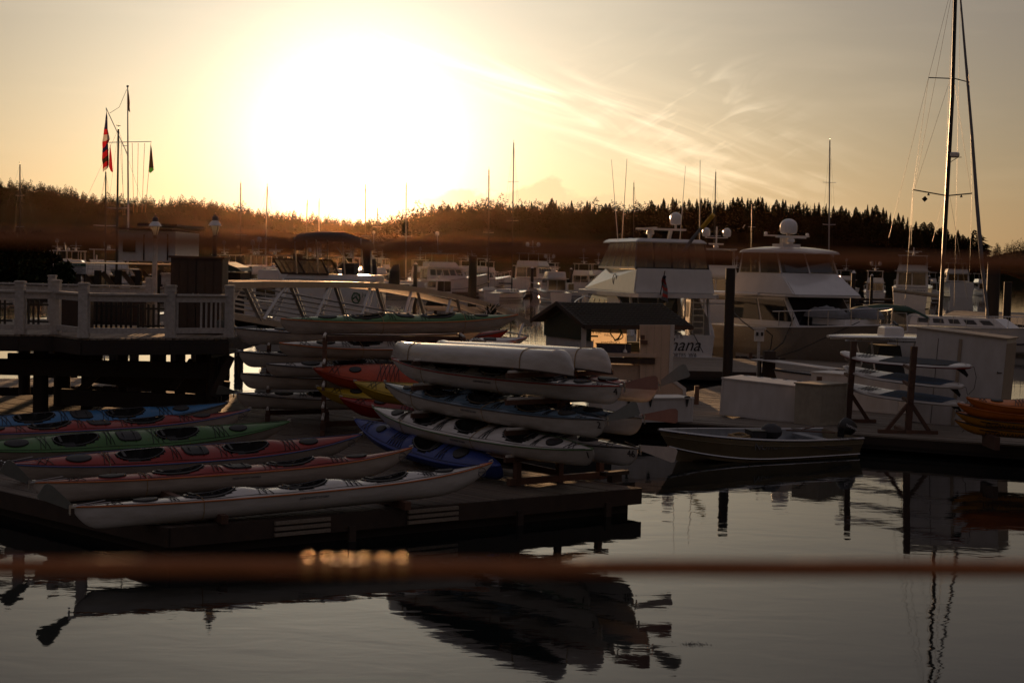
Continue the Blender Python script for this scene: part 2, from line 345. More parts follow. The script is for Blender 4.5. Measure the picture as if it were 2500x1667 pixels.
# ------------------------------------------------------------------ water
def water_material():
    m = bpy.data.materials.new('sea_water'); m.use_nodes = True; t = m.node_tree; p = t.nodes['Principled BSDF']
    p.inputs['Base Color'].default_value = (0.006,0.009,0.009,1); p.inputs['Roughness'].default_value = 0.02; p.inputs['IOR'].default_value = 1.33
    p.inputs['Specular IOR Level'].default_value = 0.5
    c = t.nodes.new('ShaderNodeTexCoord')
    def noise(scale, st, det, dist=0.0):
        mp = t.nodes.new('ShaderNodeMapping'); mp.inputs['Scale'].default_value = st; t.links.new(c.outputs['Object'], mp.inputs[0])
        n = t.nodes.new('ShaderNodeTexNoise'); n.inputs['Scale'].default_value = scale; n.inputs['Detail'].default_value = det; n.inputs['Distortion'].default_value = dist
        t.links.new(mp.outputs[0], n.inputs['Vector']); return n.outputs[0]
    b1 = t.nodes.new('ShaderNodeBump'); b1.inputs['Strength'].default_value = 1.0; b1.inputs['Distance'].default_value = 0.0035
    t.links.new(noise(0.9, (1,1.8,1), 2.0, 0.4), b1.inputs['Height'])
    b2 = t.nodes.new('ShaderNodeBump'); b2.inputs['Strength'].default_value = 1.0; b2.inputs['Distance'].default_value = 0.00035
    t.links.new(noise(5.5, (1,1.6,1), 3.0, 0.6), b2.inputs['Height']); t.links.new(b1.outputs[0], b2.inputs['Normal'])
    t.links.new(b2.outputs[0], p.inputs['Normal']); return m
me = bpy.data.meshes.new('water'); S = 2500
me.from_pydata([(-S,-100,0),(S,-100,0),(S,3200,0),(-S,3200,0)], [], [(0,1,2,3)]); me.materials.append(water_material())
tag(link('water', me), 'calm harbour water reflecting the sunset sky', kind='structure')
b = MB(); b.add([(-S,-100,-6),(S,-100,-6),(S,3200,-6),(-S,3200,-6)], [(0,1,2,3)]); tag(b.build('seabed', 'hill_ground'), 'dark harbour bottom', kind='structure')
# ------------------------------------------------------------------ hills
def ridge(pts, Y, inner, name, label):
    """pts: (px, py of the ground line) on the photo at distance Y, built as a rounded hill that drops to the shore in front and behind"""
    P = [AT(px, py, Y) for px, py in pts]
    xs = [p.x for p in P]; zs = [p.z for p in P]
    def z(x):
        if x <= xs[0]: return zs[0]
        for i in range(len(xs)-1):
            if x <= xs[i+1]: q = (x-xs[i])/(xs[i+1]-xs[i]); q = q*q*(3-2*q); return zs[i]*(1-q)+zs[i+1]*q
        return zs[-1]
    n = 90; secs = []
    for i in range(n+1):
        x = xs[0]+(xs[-1]-xs[0])*i/n; zz = z(x); row = []
        for k in range(9):
            q = k/8; yy = Y-inner+2*inner*q; hgt = math.sin(PI*q)**0.8 if 0 < k < 8 else 0
            row.append((x, yy+mnoise.noise((x*0.02,q*3,1))*12, max(-2, hgt*zz*(1+0.08*mnoise.noise((x*0.03,q*4,5))) - (2 if k in (0,8) else 0))))
        secs.append(row)
    b = MB(); b.loft(secs, cap=False); o = b.build(name, 'hill_ground', smooth=True); tag(o, label, kind='structure')
    return z, xs
_L = [(-350,440),(-150,450),(0,464),(60,470),(150,486),(230,504),(320,514),(410,512),(480,514),(550,524),(640,542),(750,556),(860,566),(960,570),(1080,575),(1200,590),(1300,615)]
zL, xL = ridge([(a_,b_-5) for a_,b_ in _L], 1100, 160, 'hill', 'long wooded hill falling from the left to the low gap under the sun')
zR, xR = ridge([(860,590),(940,575),(1010,550),(1090,536),(1180,530),(1300,535),(1450,540),(1600,538),(1700,534),(1800,536),(1950,545),(2060,560),(2150,585),(2230,600),(2330,625),(2420,665)], 720, 60, 'headland', 'low wooded headland behind the marina on the right')
zF, xF = ridge([(2380,655),(2430,640),(2470,618),(2520,608),(2700,585),(3000,600)], 2200, 250, 'far_hill', 'pale far hill at the right edge')
# ------------------------------------------------------------------ conifers
def conifer_geo(rnd, h=1.0, n=420, wid=0.2, lop=0.0, pw=0.8):
    """leafy sprays scattered through a ragged cone"""
    c = MB(); lobes = [(rnd.random()*6.28, rnd.uniform(0.15,0.95), rnd.uniform(0.75,1.25)) for _ in range(9)]
    for i in range(n):
        q = rnd.random()**0.85; a = rnd.random()*2*PI; R = wid*(1-q)**pw+0.006
        m_ = 1.0
        for la, lq, lm in lobes:
            if abs(q-lq) < 0.09: m_ *= lm if math.cos(a-la) > 0 else (2-lm)
        R *= m_*(1+lop*math.cos(a-1)); r0 = R*rnd.uniform(0.1,0.6); r1 = R*rnd.uniform(0.65,1.12); z = h*(0.08+0.90*q); dz = -0.35*(r1-r0)+h*rnd.uniform(-0.012,0.016)
        ca, sa = math.cos(a), math.sin(a); wd = (0.010+0.030*(1-q))*rnd.uniform(0.6,1.3); th = 0.008+0.018*(1-q)
        A = Vector((ca*r0,sa*r0,z)); B_ = Vector((ca*r1,sa*r1,z+dz)); s_ = Vector((-sa*wd,ca*wd,0)); m = (A+B_)/2
        c.add([A+Vector((0,0,th)),m+s_,B_,m-s_,A-Vector((0,0,th)),m-Vector((0,0,th*1.6))],[(0,1,2),(0,2,3),(4,5,1),(5,2,1),(4,3,5),(5,3,2)])
    c.add([(h*0.008,0,h*0.9),(-h*0.006,h*0.006,h*0.9),(-h*0.006,-h*0.006,h*0.9),(0,0,h*1.01)], [(0,1,3),(1,2,3),(2,0,3)])
    return c
rnd = random.Random(3)
crowns = []
for (t_, bl, wd, lop) in ((620,0.8,0.20,0.1),(640,0.6,0.27,0.3),(520,0.9,0.15,0.0),(420,0.7,0.25,0.5),(760,0.75,0.24,0.15),(640,0.5,0.33,0.45)):
    crowns.append(conifer_geo(rnd, 1.0, t_, wd, lop, bl).mesh('crown', 'foliage', fix=False))
trunk = MB().tube([(0,0,0),(0.004,0,0.5),(0,0,0.96)], [0.016,0.011,0.003], 6).mesh('trunk', 'bark')
TALL = {1:(2135,505),2:(1630,483)}
def tree(x, y, z, h, k, label, cat='tree', grp='conifers along the headland ridge'):
    r = thing('conifer_tree', label, cat, (x,y,z), rnd.random()*6.28, grp); r.scale = (h,h,h)
    link('trunk', trunk, r); link('crown', crowns[k], r); return r
px = 985.0; i = 0
while px < 2395:
    p = AT(px, 600, 720); g = zR(p.x)
    # outline of the tree tops read from the photograph
    prof = [(980,535),(1060,505),(1110,497),(1200,500),(1330,492),(1345,484),(1420,495),(1440,486),(1520,505),(1600,488),(1630,480),(1670,486),(1760,484),(1820,480),(1900,486),(1960,494),(2030,490),(2080,505),(2135,500),(2190,520),(2240,538),(2300,548),(2330,556),(2395,600)]
    for a in range(len(prof)-1):
        if prof[a][0] <= px <= prof[a+1][0]:
            q = (px-prof[a][0])/(prof[a+1][0]-prof[a][0]); py = prof[a][1]*(1-q)+prof[a+1][1]*q; break
    j = rnd.random(); top = AT(px, py+ (22*j**1.5) - 3, 720+rnd.uniform(-25,10)); h = max(9, top.z-g*0.85)
    kk = rnd.choice((0,0,1,2,3,4)) if px < 2250 else rnd.choice((1,4,5))
    shp = ('pointed','lopsided bushy','narrow spire-like','open ragged','full even','broad windswept')[kk]
    seg = [(1060,'at the headland slope start'),(1130,'over the raised trawler bow'),(1200,'around the dark central mast'),(1300,'over the trawler with two white domes'),(1380,'where the low clouds end'),(1450,'left of the named yacht'),(1520,'left of the leaning whip antenna'),(1600,'just left of the big yacht dome'),(1690,'above the big yacht hardtop'),(1780,'above the steel piling'),(1870,'left of the brown yacht dome'),(1950,'right of the brown yacht dome'),(2030,'by the mast behind the brown yacht'),(2120,'left of the yacht spreader'),(2200,'below the diamond radar reflector'),(2300,'left of the big dark mast'),(2400,'near the headland tip')]
    for lim, ph in seg:
        if px < lim: break
    tall = 'tall' if j < 0.3 else ('short' if j > 0.75 else 'medium high')
    tree(top.x, top.y, top.z-h, h, kk, '%s %s conifer on the headland, %s' % (tall, shp, ph))
    px += rnd.uniform(6,12)
p = AT(2378, 562, 640); tree(p.x, 640, 0.5, p.z, 5, 'broad lone conifer at the water end of the headland', grp='conifers along the headland ridge')
p = AT(2400, 610, 640); tree(p.x, 642, 0.5, p.z, 5, 'small leaning conifer beside the lone tree at the headland end')
def forest(name, n, zf, x0, x1, Y, dy, hmin, hmax, label, gz=0.9, seed=5, pieces=60):
    r = random.Random(seed); b = MB()
    protos = [conifer_geo(r, 1.0, pieces, 0.32, 0.3, 0.6) for _ in range(5)]
    for i in range(n):
        x = x0+(x1-x0)*(i+r.random())/n; y = Y+dy*r.uniform(-1,1); g = max(0, zf(x)*gz*(1-abs(y-Y)/(abs(dy)*2.2+1e-3))**0.5)
        h = r.uniform(hmin,hmax)*(1.25 if r.random() < 0.08 else 1); pr = protos[i%5]; wd = h*r.uniform(0.9,1.5)
        b.add([(vx*wd+x, vy*wd+y, vz*h+g-1) for vx,vy,vz in pr.v], pr.f)
    o = b.build(name, 'foliage', fix=False); tag(o, label, kind='stuff'); return o
forest('forest', 1750, zL, xL[0], xL[-2], 1100, 80, 6, 11, 'far woodland covering the long left hill', 1.0, 5, 90)
forest('forest', 1500, zR, xR[0], xR[-1]-20, 715, 45, 6.5, 10.5, 'dense woodland filling the headland under its ridge trees', 1.0, 6)
forest('forest', 420, zF, xF[0], xF[-1], 2200, 150, 14, 22, 'far woodland on the pale hill at the right edge', 1.0, 8, 40)
# dark trees and scrub on the left bank
def bush(p, rx, ry, rz_, n, label, name='bush', seed=1, leaf=0.12):
    r = random.Random(seed); t = thing(name, label, 'bush', p)
    b = MB().tube([(0,0,0),(0.1,0.05,rz_*0.8),(0.2,0,rz_*1.4)], [0.12,0.08,0.03], 6)
    for k in range(7):
        a = r.random()*6.28; b.tube([(0.05,0.02,rz_*0.4),(math.cos(a)*rx*0.6,math.sin(a)*ry*0.6,rz_*(0.8+0.8*r.random()))],[0.05,0.02],5)
    b.build('trunk', 'bark', t); c = MB()
    cl = [(r.uniform(-rx,rx)*0.75, r.uniform(-ry,ry)*0.75, r.uniform(0.3,1.7)*rz_, r.uniform(0.25,0.5)) for _ in range(34)]
    for i in range(n):
        cx, cy, cz, cr = r.choice(cl); d = Vector((r.gauss(0,1),r.gauss(0,1),r.gauss(0,1))).normalized()*cr*r.uniform(0.5,1.05)*min(rx,rz_)
        q = Vector((cx,cy,cz))+d; s = leaf*r.uniform(0.6,1.3); a = Vector((r.gauss(0,1),r.gauss(0,1),r.gauss(0,1))).normalized(); bb = a.cross(Vector((0.3,0.5,0.8))).normalized()
        c.add([q-a*s, q+bb*s*0.5, q+a*s, q-bb*s*0.5], [(0,1,2,3)])
    c.build('crown', 'foliage_near', t, fix=False); return t
bush(AT(20,700,62)-Vector((0,0,0.3)), 2.3, 1.6, 1.25, 9000, 'large dark bush on the bank at the left edge behind the railing', seed=2)
bush(AT(112,705,60)-Vector((0,0,0.0)), 1.1, 1.0, 0.55, 4000, 'smaller dark bush sloping down beside the large bush', seed=4)
# ------------------------------------------------------------------ docks
def solidpoly(b, pts, z0, z1):
    return b.prism([(p[0],p[1]) for p in pts], z0, z1, fn=lambda u,v,w: (u,v,w))
F0 = ON(415,1288); F1 = ON(1555,1191); RB = ON(1265,1149)
E1 = (F1-F0); E1.z = 0; WN = E1.length; E1.normalize()
DR = (RB-F1); DR.z = 0; DR.normalize()
def NP(a, b, z=0.45): p = F0+E1*a+DR*b; return Vector((p.x,p.y,z))
near = thing('floating_dock', 'near floating wooden dock under the left kayaks and the numbered kayak rack', 'dock')
ang = math.atan2(DR.y, DR.x); stp = 0.148/abs(math.sin(ang-math.atan2(E1.y,E1.x)))
protos_p = []
for k in range(4):
    b = MB(); b.box((0,0,0),(3.96,0.138,0.04)); protos_p.append(b.mesh('plank','wood_deck'))
rp = random.Random(11)
npl = int(WN/stp)
for i in range(npl+1):
    a = min(WN-0.05, 0.06+i*stp)
    for j in range(4):
        if (i*4+j) > 296: break
        p = NP(a, 2.0+4.0*j, 0.43+rp.uniform(-0.004,0.004))
        o = link('plank', rp.choice(protos_p), near); o.location = p; o.rotation_euler = (rp.uniform(-0.012,0.012), 0, ang+rp.uniform(-0.0015,0.0015))
b = MB()      # planks past the first rows, joined
for i in range(int(6.0/stp)):
    for j in range(4):
        b.box(NP(WN+0.07+i*stp, 8.4+4*j, 0.43+rp.uniform(-0.004,0.004)), (3.96,0.138,0.04), rz=ang)
for i in range(npl+1):
    for j in range(2): b.box(NP(min(WN-0.05,0.06+i*stp), 18+4*j, 0.43+rp.uniform(-0.004,0.004)), (3.96,0.138,0.04), rz=ang)
tag(b.build('plank_field','wood_deck',near), kind='stuff')
b = MB(); solidpoly(b, [NP(0.1,0.1),NP(WN-0.1,0.1),NP(WN-0.1,6.3),NP(WN+6,6.5),NP(WN+6,22),NP(0.1,22)], -0.25, 0.36); b.build('float','creosote',near)
for (p, q) in ((NP(-0.03,-0.05),NP(WN+0.05,-0.05)),(NP(WN+0.04,0),NP(WN+0.04,6.3)),(NP(-0.05,-0.05),NP(-0.05,22))):
    b = MB(); v = q-p; b.bar(Vector((p.x,p.y,0.31)),Vector((q.x,q.y,0.31)),0.05,0.29); b.build('fascia_board','wood_dark',near)
for (x0, x1) in ((660,795),(985,1107)):     # pale bumper strips on the fascia
    pa = ON(x0,1278,0.2); 
    ta = ((x0-415)/(1555-415)); tb = ((x1-415)/(1555-415))
    def AL(px):      # distance along front edge for a pixel column
        lo, hi = 0.0, WN
        for _ in range(40):
            m_ = (lo+hi)/2; P = NP(m_,0); d = P-Vector((0,0,HC)); X = 1250+FPX*d.dot(_r)/d.dot(_f)
            if X < px: lo = m_
            else: hi = m_
        return lo
    a0, a1 = AL(x0), AL(x1)
    b = MB()
    for dz in (0.40,0.31,0.22): b.bar(NP(a0,-0.11,dz),NP(a1,-0.11,dz),0.05,0.055)
    b.build('fender_strip','wood_grey',near)
for px in (850,1260,1475):
    a = AL(px) ; b = MB(); b.box(NP(a,-0.1,-0.05),(0.12,0.06,0.6),rz=math.atan2(E1.y,E1.x)); b.build('edge_post','wood_dark',near)
b = MB(); cp = ON(1500,1176,0.45); cr = math.atan2(E1.y,E1.x)+0.1
b.box(cp+Vector((0,0,0.07)),(0.26,0.13,0.14),rz=cr); b.box(cp+Vector((0,0,0.17)),(0.62,0.16,0.07),rz=cr); b.build('cleat','wood_dark',near)
def dock(pts, label, cat='dock', pl=None, z=0.45, name='floating_dock', m='wood_grey', fz=0.1, fl=None):
    t = thing(name, label, cat)
    P = [Vector((p[0],p[1],z)) for p in pts]
    b = MB(); solidpoly(b, P, fz, z-0.045); b.build('float','creosote',t)
    b = MB()      # planks across, joined: too far to pick apart
    d = pl if pl is not None else (P[1]-P[0]); d = Vector((d[0],d[1],0)).normalized(); n_ = Vector((-d.y,d.x,0))
    us = [p.dot(n_) for p in P]; u = min(us)
    while u < max(us):
        ws = []
        for i in range(len(P)):
            A, B_ = P[i], P[(i+1)%len(P)]; ua, ub = A.dot(n_), B_.dot(n_)
            if (ua-u)*(ub-u) < 0: q = (u-ua)/(ub-ua); ws.append((A+(B_-A)*q).dot(d))
        if len(ws) == 2 and abs(ws[0]-ws[1]) > 0.1:
            w0, w1 = min(ws), max(ws); c = n_*u+d*(w0+w1)/2
            b.box((c.x,c.y,z-0.025+rp.uniform(-0.006,0.006)),(w1-w0,0.165,0.045),rz=math.atan2(d.y,d.x))
        u += 0.18
    tag(b.build('plank_field',m,t), kind='stuff')
    for i in range(len(P)):
        b = MB(); b.bar(P[i]+Vector((0,0,-0.13)),P[(i+1)%len(P)]+Vector((0,0,-0.13)),0.06,0.24); b.build('fascia_board','wood_dark',t)
    return t
MA = ON(2640,1096); MBp = ON(1500,1018)
md = (MBp-MA); md.z = 0; md.normalize(); mn = Vector((md.y,-md.x,0)); mn = mn if mn.y > 0 else -mn
dock([MA, MBp+md*1.2, MBp+md*1.2+mn*13, MA+mn*13], 'main kayak dock carrying the kiosk, the white lockers and the paddleboard rack', pl=md)
dock([ON(1560,902), ON(2250,918), ON(2250,886), ON(1560,869)], 'grey planked cross dock behind the kiosk at the stern of the largest white yacht')
dock([ON(1797,868), ON(2135,884), ON(1990,838), ON(1797,822)], 'sunlit plank dock running along the brown hull of the second yacht', pl=(1,0.1,0), m='wood_grey')
dock([ON(-200,948), ON(455,938), ON(455,920), ON(-200,925)], 'low plank walkway seen underneath the white railed pier', pl=(1,0,0))
dock([ON(2290,775), ON(2520,795), ON(2560,765), ON(2330,758)], 'grey dock at the right edge beyond the sailboat', m='wood_grey')
dock([ON(2380,835), ON(2620,850), ON(2620,810), ON(2420,800)], 'low dock at the right edge behind the tall white cabinet')
for (x0,x1,Y,l) in ((640,1420,205,'long far pontoon behind the arched gangway'),(1250,1480,225,'far pontoon right of the two-dome trawler'),(2040,2330,235,'far pontoon behind the sailing mast on the right'),(40,420,150,'far pontoon behind the left pier'),(560,900,140,'pontoon under the bright boats beyond the gangway')):
    a = AT(x0,640,Y); c = AT(x1,640,Y); dock([(a.x,Y),(c.x,Y+6),(c.x,Y+9),(a.x,Y+3)], l)
def pile(px, py_top, Y, r, label, lean=0.0, m='creosote', ztop=None, name='piling'):
    p = AT(px, py_top, Y); t = MB(); t.tube([(lean,0,p.z),(0,0,0.6),(0,0,-1.5)], [r*0.95,r,r], 14)
    o = t.build(name, m, smooth=True); o.location = (p.x,Y,0); return tag(o, label, 'piling')
pile(1784,655,53,0.17,'tall dark steel piling between the two largest yachts')
pile(2427,640,100,0.42,'thick black piling right of the sailboat bow')
pile(2461,688,118,0.30,'thin black piling near the right edge with a collar', name='piling')
pile(587,627,100,0.30,'dark piling behind the brown cabinet and gangway rail')
pile(1155,625,150,0.42,'dark piling left of the stern with two white domes')
pile(728,620,120,0.4,'dark piling left of the windshield boat')
pile(897,590,130,0.4,'dark piling in front of the white trawler bow beyond the gangway')
for (px, py, h, l) in ((1832,876,0.28,'short rusty dock bollard near the shore power post'),(1700,938,0.55,'thin wooden stake at the corner of the white locker'),(1997,918,1.1,'dark wooden stake between the locker and the paddleboard rack')):
    p = ON(px, py+ h*88) if h > 0.3 else ON(px,py); o = MB().box((0,0,h/2),(0.13,0.13,h)).build('stake','wood_rack'); o.location = p; tag(o, l, 'stake')
# ------------------------------------------------------------------ white railed pier on the left
PS = 1.33; ZD = 4.5-1.5*PS
pier = thing('railed_pier', 'white railed timber pier standing on dark piles at left', 'pier')
cor = [ON(-260,812,ZD), ON(49,816,ZD), ON(136,816,ZD), ON(204,825,ZD), ON(417,825,ZD), ON(560,824,ZD)]
BKY = 46.5
b = MB(); fr = [Vector((p.x,p.y-0.12,ZD)) for p in cor]; back = [Vector((fr[-1].x+0.1,BKY,ZD)), Vector((cor[0].x-1,BKY,ZD))]
solidpoly(b, fr+back, ZD-0.40, ZD-0.05); b.build('deck_frame','creosote',pier)
dk = 0
x = fr[0].x
while x < fr[-1].x-0.05:        # deck boards run away from us
    ys = None
    for i in range(len(fr)-1):
        if fr[i].x <= x <= fr[i+1].x: q = (x-fr[i].x)/(fr[i+1].x-fr[i].x); ys = fr[i].y*(1-q)+fr[i+1].y*q
    if ys and dk < 200:
        o = MB().box((0,0,0),(0.135,BKY-ys,0.04)).build('deck_board','wood_grey',pier); o.location = (x,(ys+BKY)/2,ZD-0.025+rp.uniform(-0.003,0.003)); dk += 1
    x += 0.145
for i in range(len(fr)-1):
    b = MB(); b.bar(fr[i]+Vector((0,-0.02,-0.24)),fr[i+1]+Vector((0,-0.02,-0.24)),0.08,0.30); b.build('rim_beam','creosote',pier)
for px, Y, r in [(a_,b_*PS,c_*1.25) for a_,b_,c_ in ((100,29.5,0.15),(152,31,0.17),(212,30,0.11),(300,34,0.12),(388,30.5,0.15),(497,30,0.16),(520,29.3,0.12),(60,34,0.13),(440,34,0.12),(545,33,0.14),(-60,30,0.15))]:
    p = AT(px,900,Y); o = MB().tube([(0,0,ZD-0.3),(0,0,-1.5)],[r,r*1.1],12).build('pile','creosote',pier,smooth=True); o.location = (p.x,Y,0)
for (a0,b0,Y) in (((-100,893),(560,905),29.2),((230,915),(560,950),30.3),((20,880),(250,885),30.8),((150,968),(540,985),29.4)):
    b = MB(); b.bar(AT(*a0,Y*PS),AT(*b0,Y*PS+0.3),0.2,0.40); b.build('cross_beam','creosote',pier)
for (a0,b0,Y) in (((565,870),(520,965),29.0),((250,900),(190,960),29.6),((470,880),(420,950),29.6)):
    b = MB(); b.bar(AT(*a0,Y*PS),AT(*b0,Y*PS),0.16,0.18); b.build('brace','creosote',pier)
# railing
rail = thing('railing', 'peeling white wooden railing along the front of the pier', 'railing')
posts = [(49,0.93),(136,0.96),(204,0.94),(417,0.92),(560,0.93)]
PP = [Vector((c.x,c.y,ZD)) for c in cor[1:]]
def rpost(p, h, par, w_=0.21):
    h *= PS
    b = MB(); b.box((0,0,h/2),(w_,w_,h)); b.box((0,0,0.09),(w_+0.03,w_+0.03,0.16)); b.box((0,0,h+0.012),(w_+0.035,w_+0.035,0.024)); b.box((0,0,h+0.036),(w_+0.01,w_+0.01,0.02)); b.box((0,0,h-0.10),(w_+0.02,w_+0.02,0.02))
    o = b.build('post','white_paint',par); o.location = p; return o
for (px,h), p in zip(posts, PP): rpost(p, h, rail)
rpost(Vector((cor[0].x,cor[0].y,ZD)), 0.93, rail)
seq = [Vector((cor[0].x,cor[0].y,ZD))]+PP
for i in range(len(seq)-1):
    A, B_ = seq[i], seq[i+1]; d = (B_-A).normalized(); A2 = A+d*0.105; B2 = B_-d*0.105
    MB().bar(A2+Vector((0,0,0.775*PS)),B2+Vector((0,0,0.775*PS)),0.20,0.045).build('cap_rail','white_paint',rail)
    MB().bar(A2+Vector((0,0,0.70*PS)),B2+Vector((0,0,0.70*PS)),0.08,0.145).build('top_rail','white_paint',rail)
    MB().bar(A2+Vector((0,0,0.13*PS)),B2+Vector((0,0,0.13*PS)),0.08,0.13).build('bottom_rail','white_paint',rail)
    if i == 4:
        for q in (0.04,0.51,0.61,0.71,0.80,0.89):
            c = A2.lerp(B2,q); o = MB().box((0,0,0.41*PS),(0.04,0.06,0.48*PS)).build('baluster','white_paint',rail); o.location = c
    elif i in (1,3):
        for q in ((0.03,0.98) if i == 1 else (0.01,0.985)):
            c = A2.lerp(B2,q); o = MB().box((0,0,0.41*PS),(0.04,0.06,0.48*PS)).build('baluster','white_paint',rail); o.location = c
rail2 = thing('railing', 'second white railing on the far side of the pier behind the front one', 'railing')
q0 = AT(-160,705,44.5); q1 = AT(128,705,44.5); q2 = AT(366,705,44.5)
for A, B_ in ((q0,q1),(q1,q2)):
    A = Vector((A.x,44.5,ZD)); B_ = Vector((B_.x,44.5,ZD))
    MB().bar(A+Vector((0,0,0.80*PS)),B_+Vector((0,0,0.80*PS)),0.19,0.045).build('cap_rail','white_paint',rail2)
    MB().bar(A+Vector((0,0,0.69*PS)),B_+Vector((0,0,0.69*PS)),0.07,0.20).build('top_rail','white_paint',rail2)
    rpost(B_, 0.97, rail2, 0.2)
# dark picket fence behind the front railing
pf = thing('picket_fence', 'low black picket fence standing on the pier between its two railings', 'fence')
for (x0,x1,Y) in ((0,30,41.0),(70,118,41.0),(224,335,41.3),(338,410,40.0)):
    pa = AT(x0,760,Y); pb = AT(x1,760,Y); n = int((pb.x-pa.x)/0.13)
    MB().bar((pa.x,Y+0.03,ZD+0.6),(pb.x,Y+0.03,ZD+0.6),0.02,0.05).build('fence_rail','black_metal',pf)
    MB().bar((pa.x,Y+0.03,ZD+0.16),(pb.x,Y+0.03,ZD+0.16),0.02,0.05).build('fence_rail','black_metal',pf)
    for k in range(n): o = MB().box((0,0,0.36),(0.06,0.025,0.70)).build('picket','black_metal',pf) if k == 0 and x0 == 0 else link('picket', pk, pf); pk = o.data; o.location = (pa.x+0.13*k,Y,ZD+rp.uniform(-0.01,0.01))
b = MB(); p = AT(292,792,42.5); b.box((0,0,0.4),(1.66,1.0,0.66)); b.mi = 0; o = b.build('storage_box','brown_paint'); o.location = (p.x,42.5,ZD+0.0); tag(o,'dark storage chest behind the black pickets on the pier','chest')
p = AT(178,792,39.6); o = MB().box((0,0,0.5),(0.66,0.66,0.93)).build('storage_box','brown_paint'); o.location = (p.x,40.0,ZD); tag(o,'small dark box behind the angled bay of the white railing','chest')
# tall brown cabinet
cab = thing('brown_cabinet', 'tall dark brown wooden cabinet on the pier beside the gangway head', 'cabinet', (AT(486,800,39.9).x,39.9,ZD))
cab.scale = (PS,PS,PS)
MB().box((0,0,0.72),(0.98,0.62,1.44)).build('body','brown_paint',cab)
MB().box((0,0,1.46),(1.06,0.70,0.045)).build('cap','wood_rack',cab)
for s in (-1,1): MB().box((s*0.245,-0.325,0.72),(0.47,0.025,1.36)).build('door','brown_paint',cab)
for k in range(1,6): MB().box((-0.49+k*0.163,-0.345,0.72),(0.012,0.012,1.36)).build('trim_strip','wood_dark',cab) if k != 3 else None
for s in (-1,1): MB().tube([(s*0.05,-0.35,0.65),(s*0.05,-0.37,0.65),(s*0.05,-0.37,0.78),(s*0.05,-0.35,0.78)],0.008,6).build('handle','metal',cab)
# lamps
def lamp(px, Y, label, scale=1.0, base_z=None):
    base_z = ZD/PS if False else ZD
    topz = AT(px, 521 if px < 450 else 518, Y).z
    t = thing('lamp_post', label, 'street lamp', (AT(px,560,Y).x,Y,0)); zt = topz; 
    zl = zt/PS-0.46; base_z = ZD/PS; t.scale = (PS,PS,PS)
    b = MB(); b.tube([(0,0,base_z),(0,0,base_z+0.25),(0,0,base_z+0.26),(0,0,zl-0.08)],[0.085,0.08,0.062,0.045],14); b.build('post','white_paint' if px < 450 else 'black_metal',t,smooth=True)
    b = MB(); b.lathe((0,0,zl-0.09),[(0.02,0),(0.05,0.02),(0.035,0.05),(0.06,0.07),(0.02,0.09)],12); b.build('collar','black_metal',t,smooth=True)
    b = MB(); b.lathe((0,0,zl),[(0.045,0),(0.06,0.04),(0.075,0.10),(0.10,0.18),(0.085,0.182)],14); b.build('glass','lantern_glass',t,smooth=True)
    b = MB()
    for k in range(4):
        a = k*PI/2+0.78; b.tube([(math.cos(a)*0.05,math.sin(a)*0.05,zl),(math.cos(a)*0.08,math.sin(a)*0.08,zl+0.10),(math.cos(a)*0.105,math.sin(a)*0.105,zl+0.185)],0.007,5)
    b.tube([(0,0,zl),(0,0,zl+0.12)],0.018,6); b.build('cage','black_metal',t)
    b = MB(); b.lathe((0,0,zl+0.18),[(0.135,0),(0.14,0.012),(0.125,0.03),(0.10,0.075),(0.06,0.11)],16); b.build('shade','gelcoat',t,smooth=True)
    b = MB(); b.lathe((0,0,zl+0.29),[(0.062,0),(0.075,0.02),(0.06,0.045),(0.075,0.06),(0.05,0.085),(0.02,0.11),(0.015,0.14)],14)
    b.tube([(-0.04,0,zl+0.43),(0,0,zl+0.445),(0.04,0,zl+0.43)],0.008,6); b.tube([(0,-0.04,zl+0.43),(0,0,zl+0.445),(0,0.04,zl+0.43)],0.008,6); b.build('finial','black_metal',t,smooth=True)
    return t
lamp(379,44.4,'old style lantern on a white post in line with the far railing')
lamp(525,42.3,'old style lantern standing behind the brown cabinet')
b = thing('life_ring_box','small white box fixed on the pier beside the brown cabinet','box',(AT(410,700,41.9).x,41.9,ZD)); b.scale = (PS,PS,PS)
MB().box((0,0,0.5),(0.12,0.12,0.9)).build('post','white_paint',b); MB().box((0.02,0,1.0),(0.26,0.2,0.2)).build('body','white_paint',b); MB().box((0.02,0,1.11),(0.30,0.24,0.03)).build('lid','white_paint',b)
# ------------------------------------------------------------------ pier and building further back on the left
bp = thing('timber_pier', 'dark timber pier with diagonal bracing behind the left bush', 'pier')
YB = 66
def BX(par, x0, y0, x1, y1, Y, dep, name, m):     # box whose front face spans two photo corners at distance Y
    p = AT(x0,y0,Y); q = AT(x1,y1,Y); return MB().box(((p.x+q.x)/2, Y+dep/2, (p.z+q.z)/2),(abs(q.x-p.x),dep,abs(p.z-q.z))).build(name,m,par)
BX(bp,118,640,560,652,YB,9,'deck','wood_grey'); BX(bp,120,655,550,665,YB+0.5,0.4,'beam','wood_dark')
for i in range(9): p0 = 130+i*50; BX(bp,p0,660,p0+13,700,YB+0.2,0.3,'post','creosote')
for i in range(6):
    p = AT(150+i*50,665,YB+1); q = AT(178+i*50,700,YB+1); MB().bar(p,q,0.1,0.2).build('brace','wood_grey',bp)
for i in range(9): p0 = 130+i*50; p = AT(p0,690,YB+1.5); o = MB().tube([(0,0,p.z+0.3),(0,0,-1)],0.2,10).build('pile','creosote',bp); o.location = (p.x,YB+1.5,0)
bd = thing('boathouse', 'low white boathouse with a dark flat roof behind the left lamp', 'building')
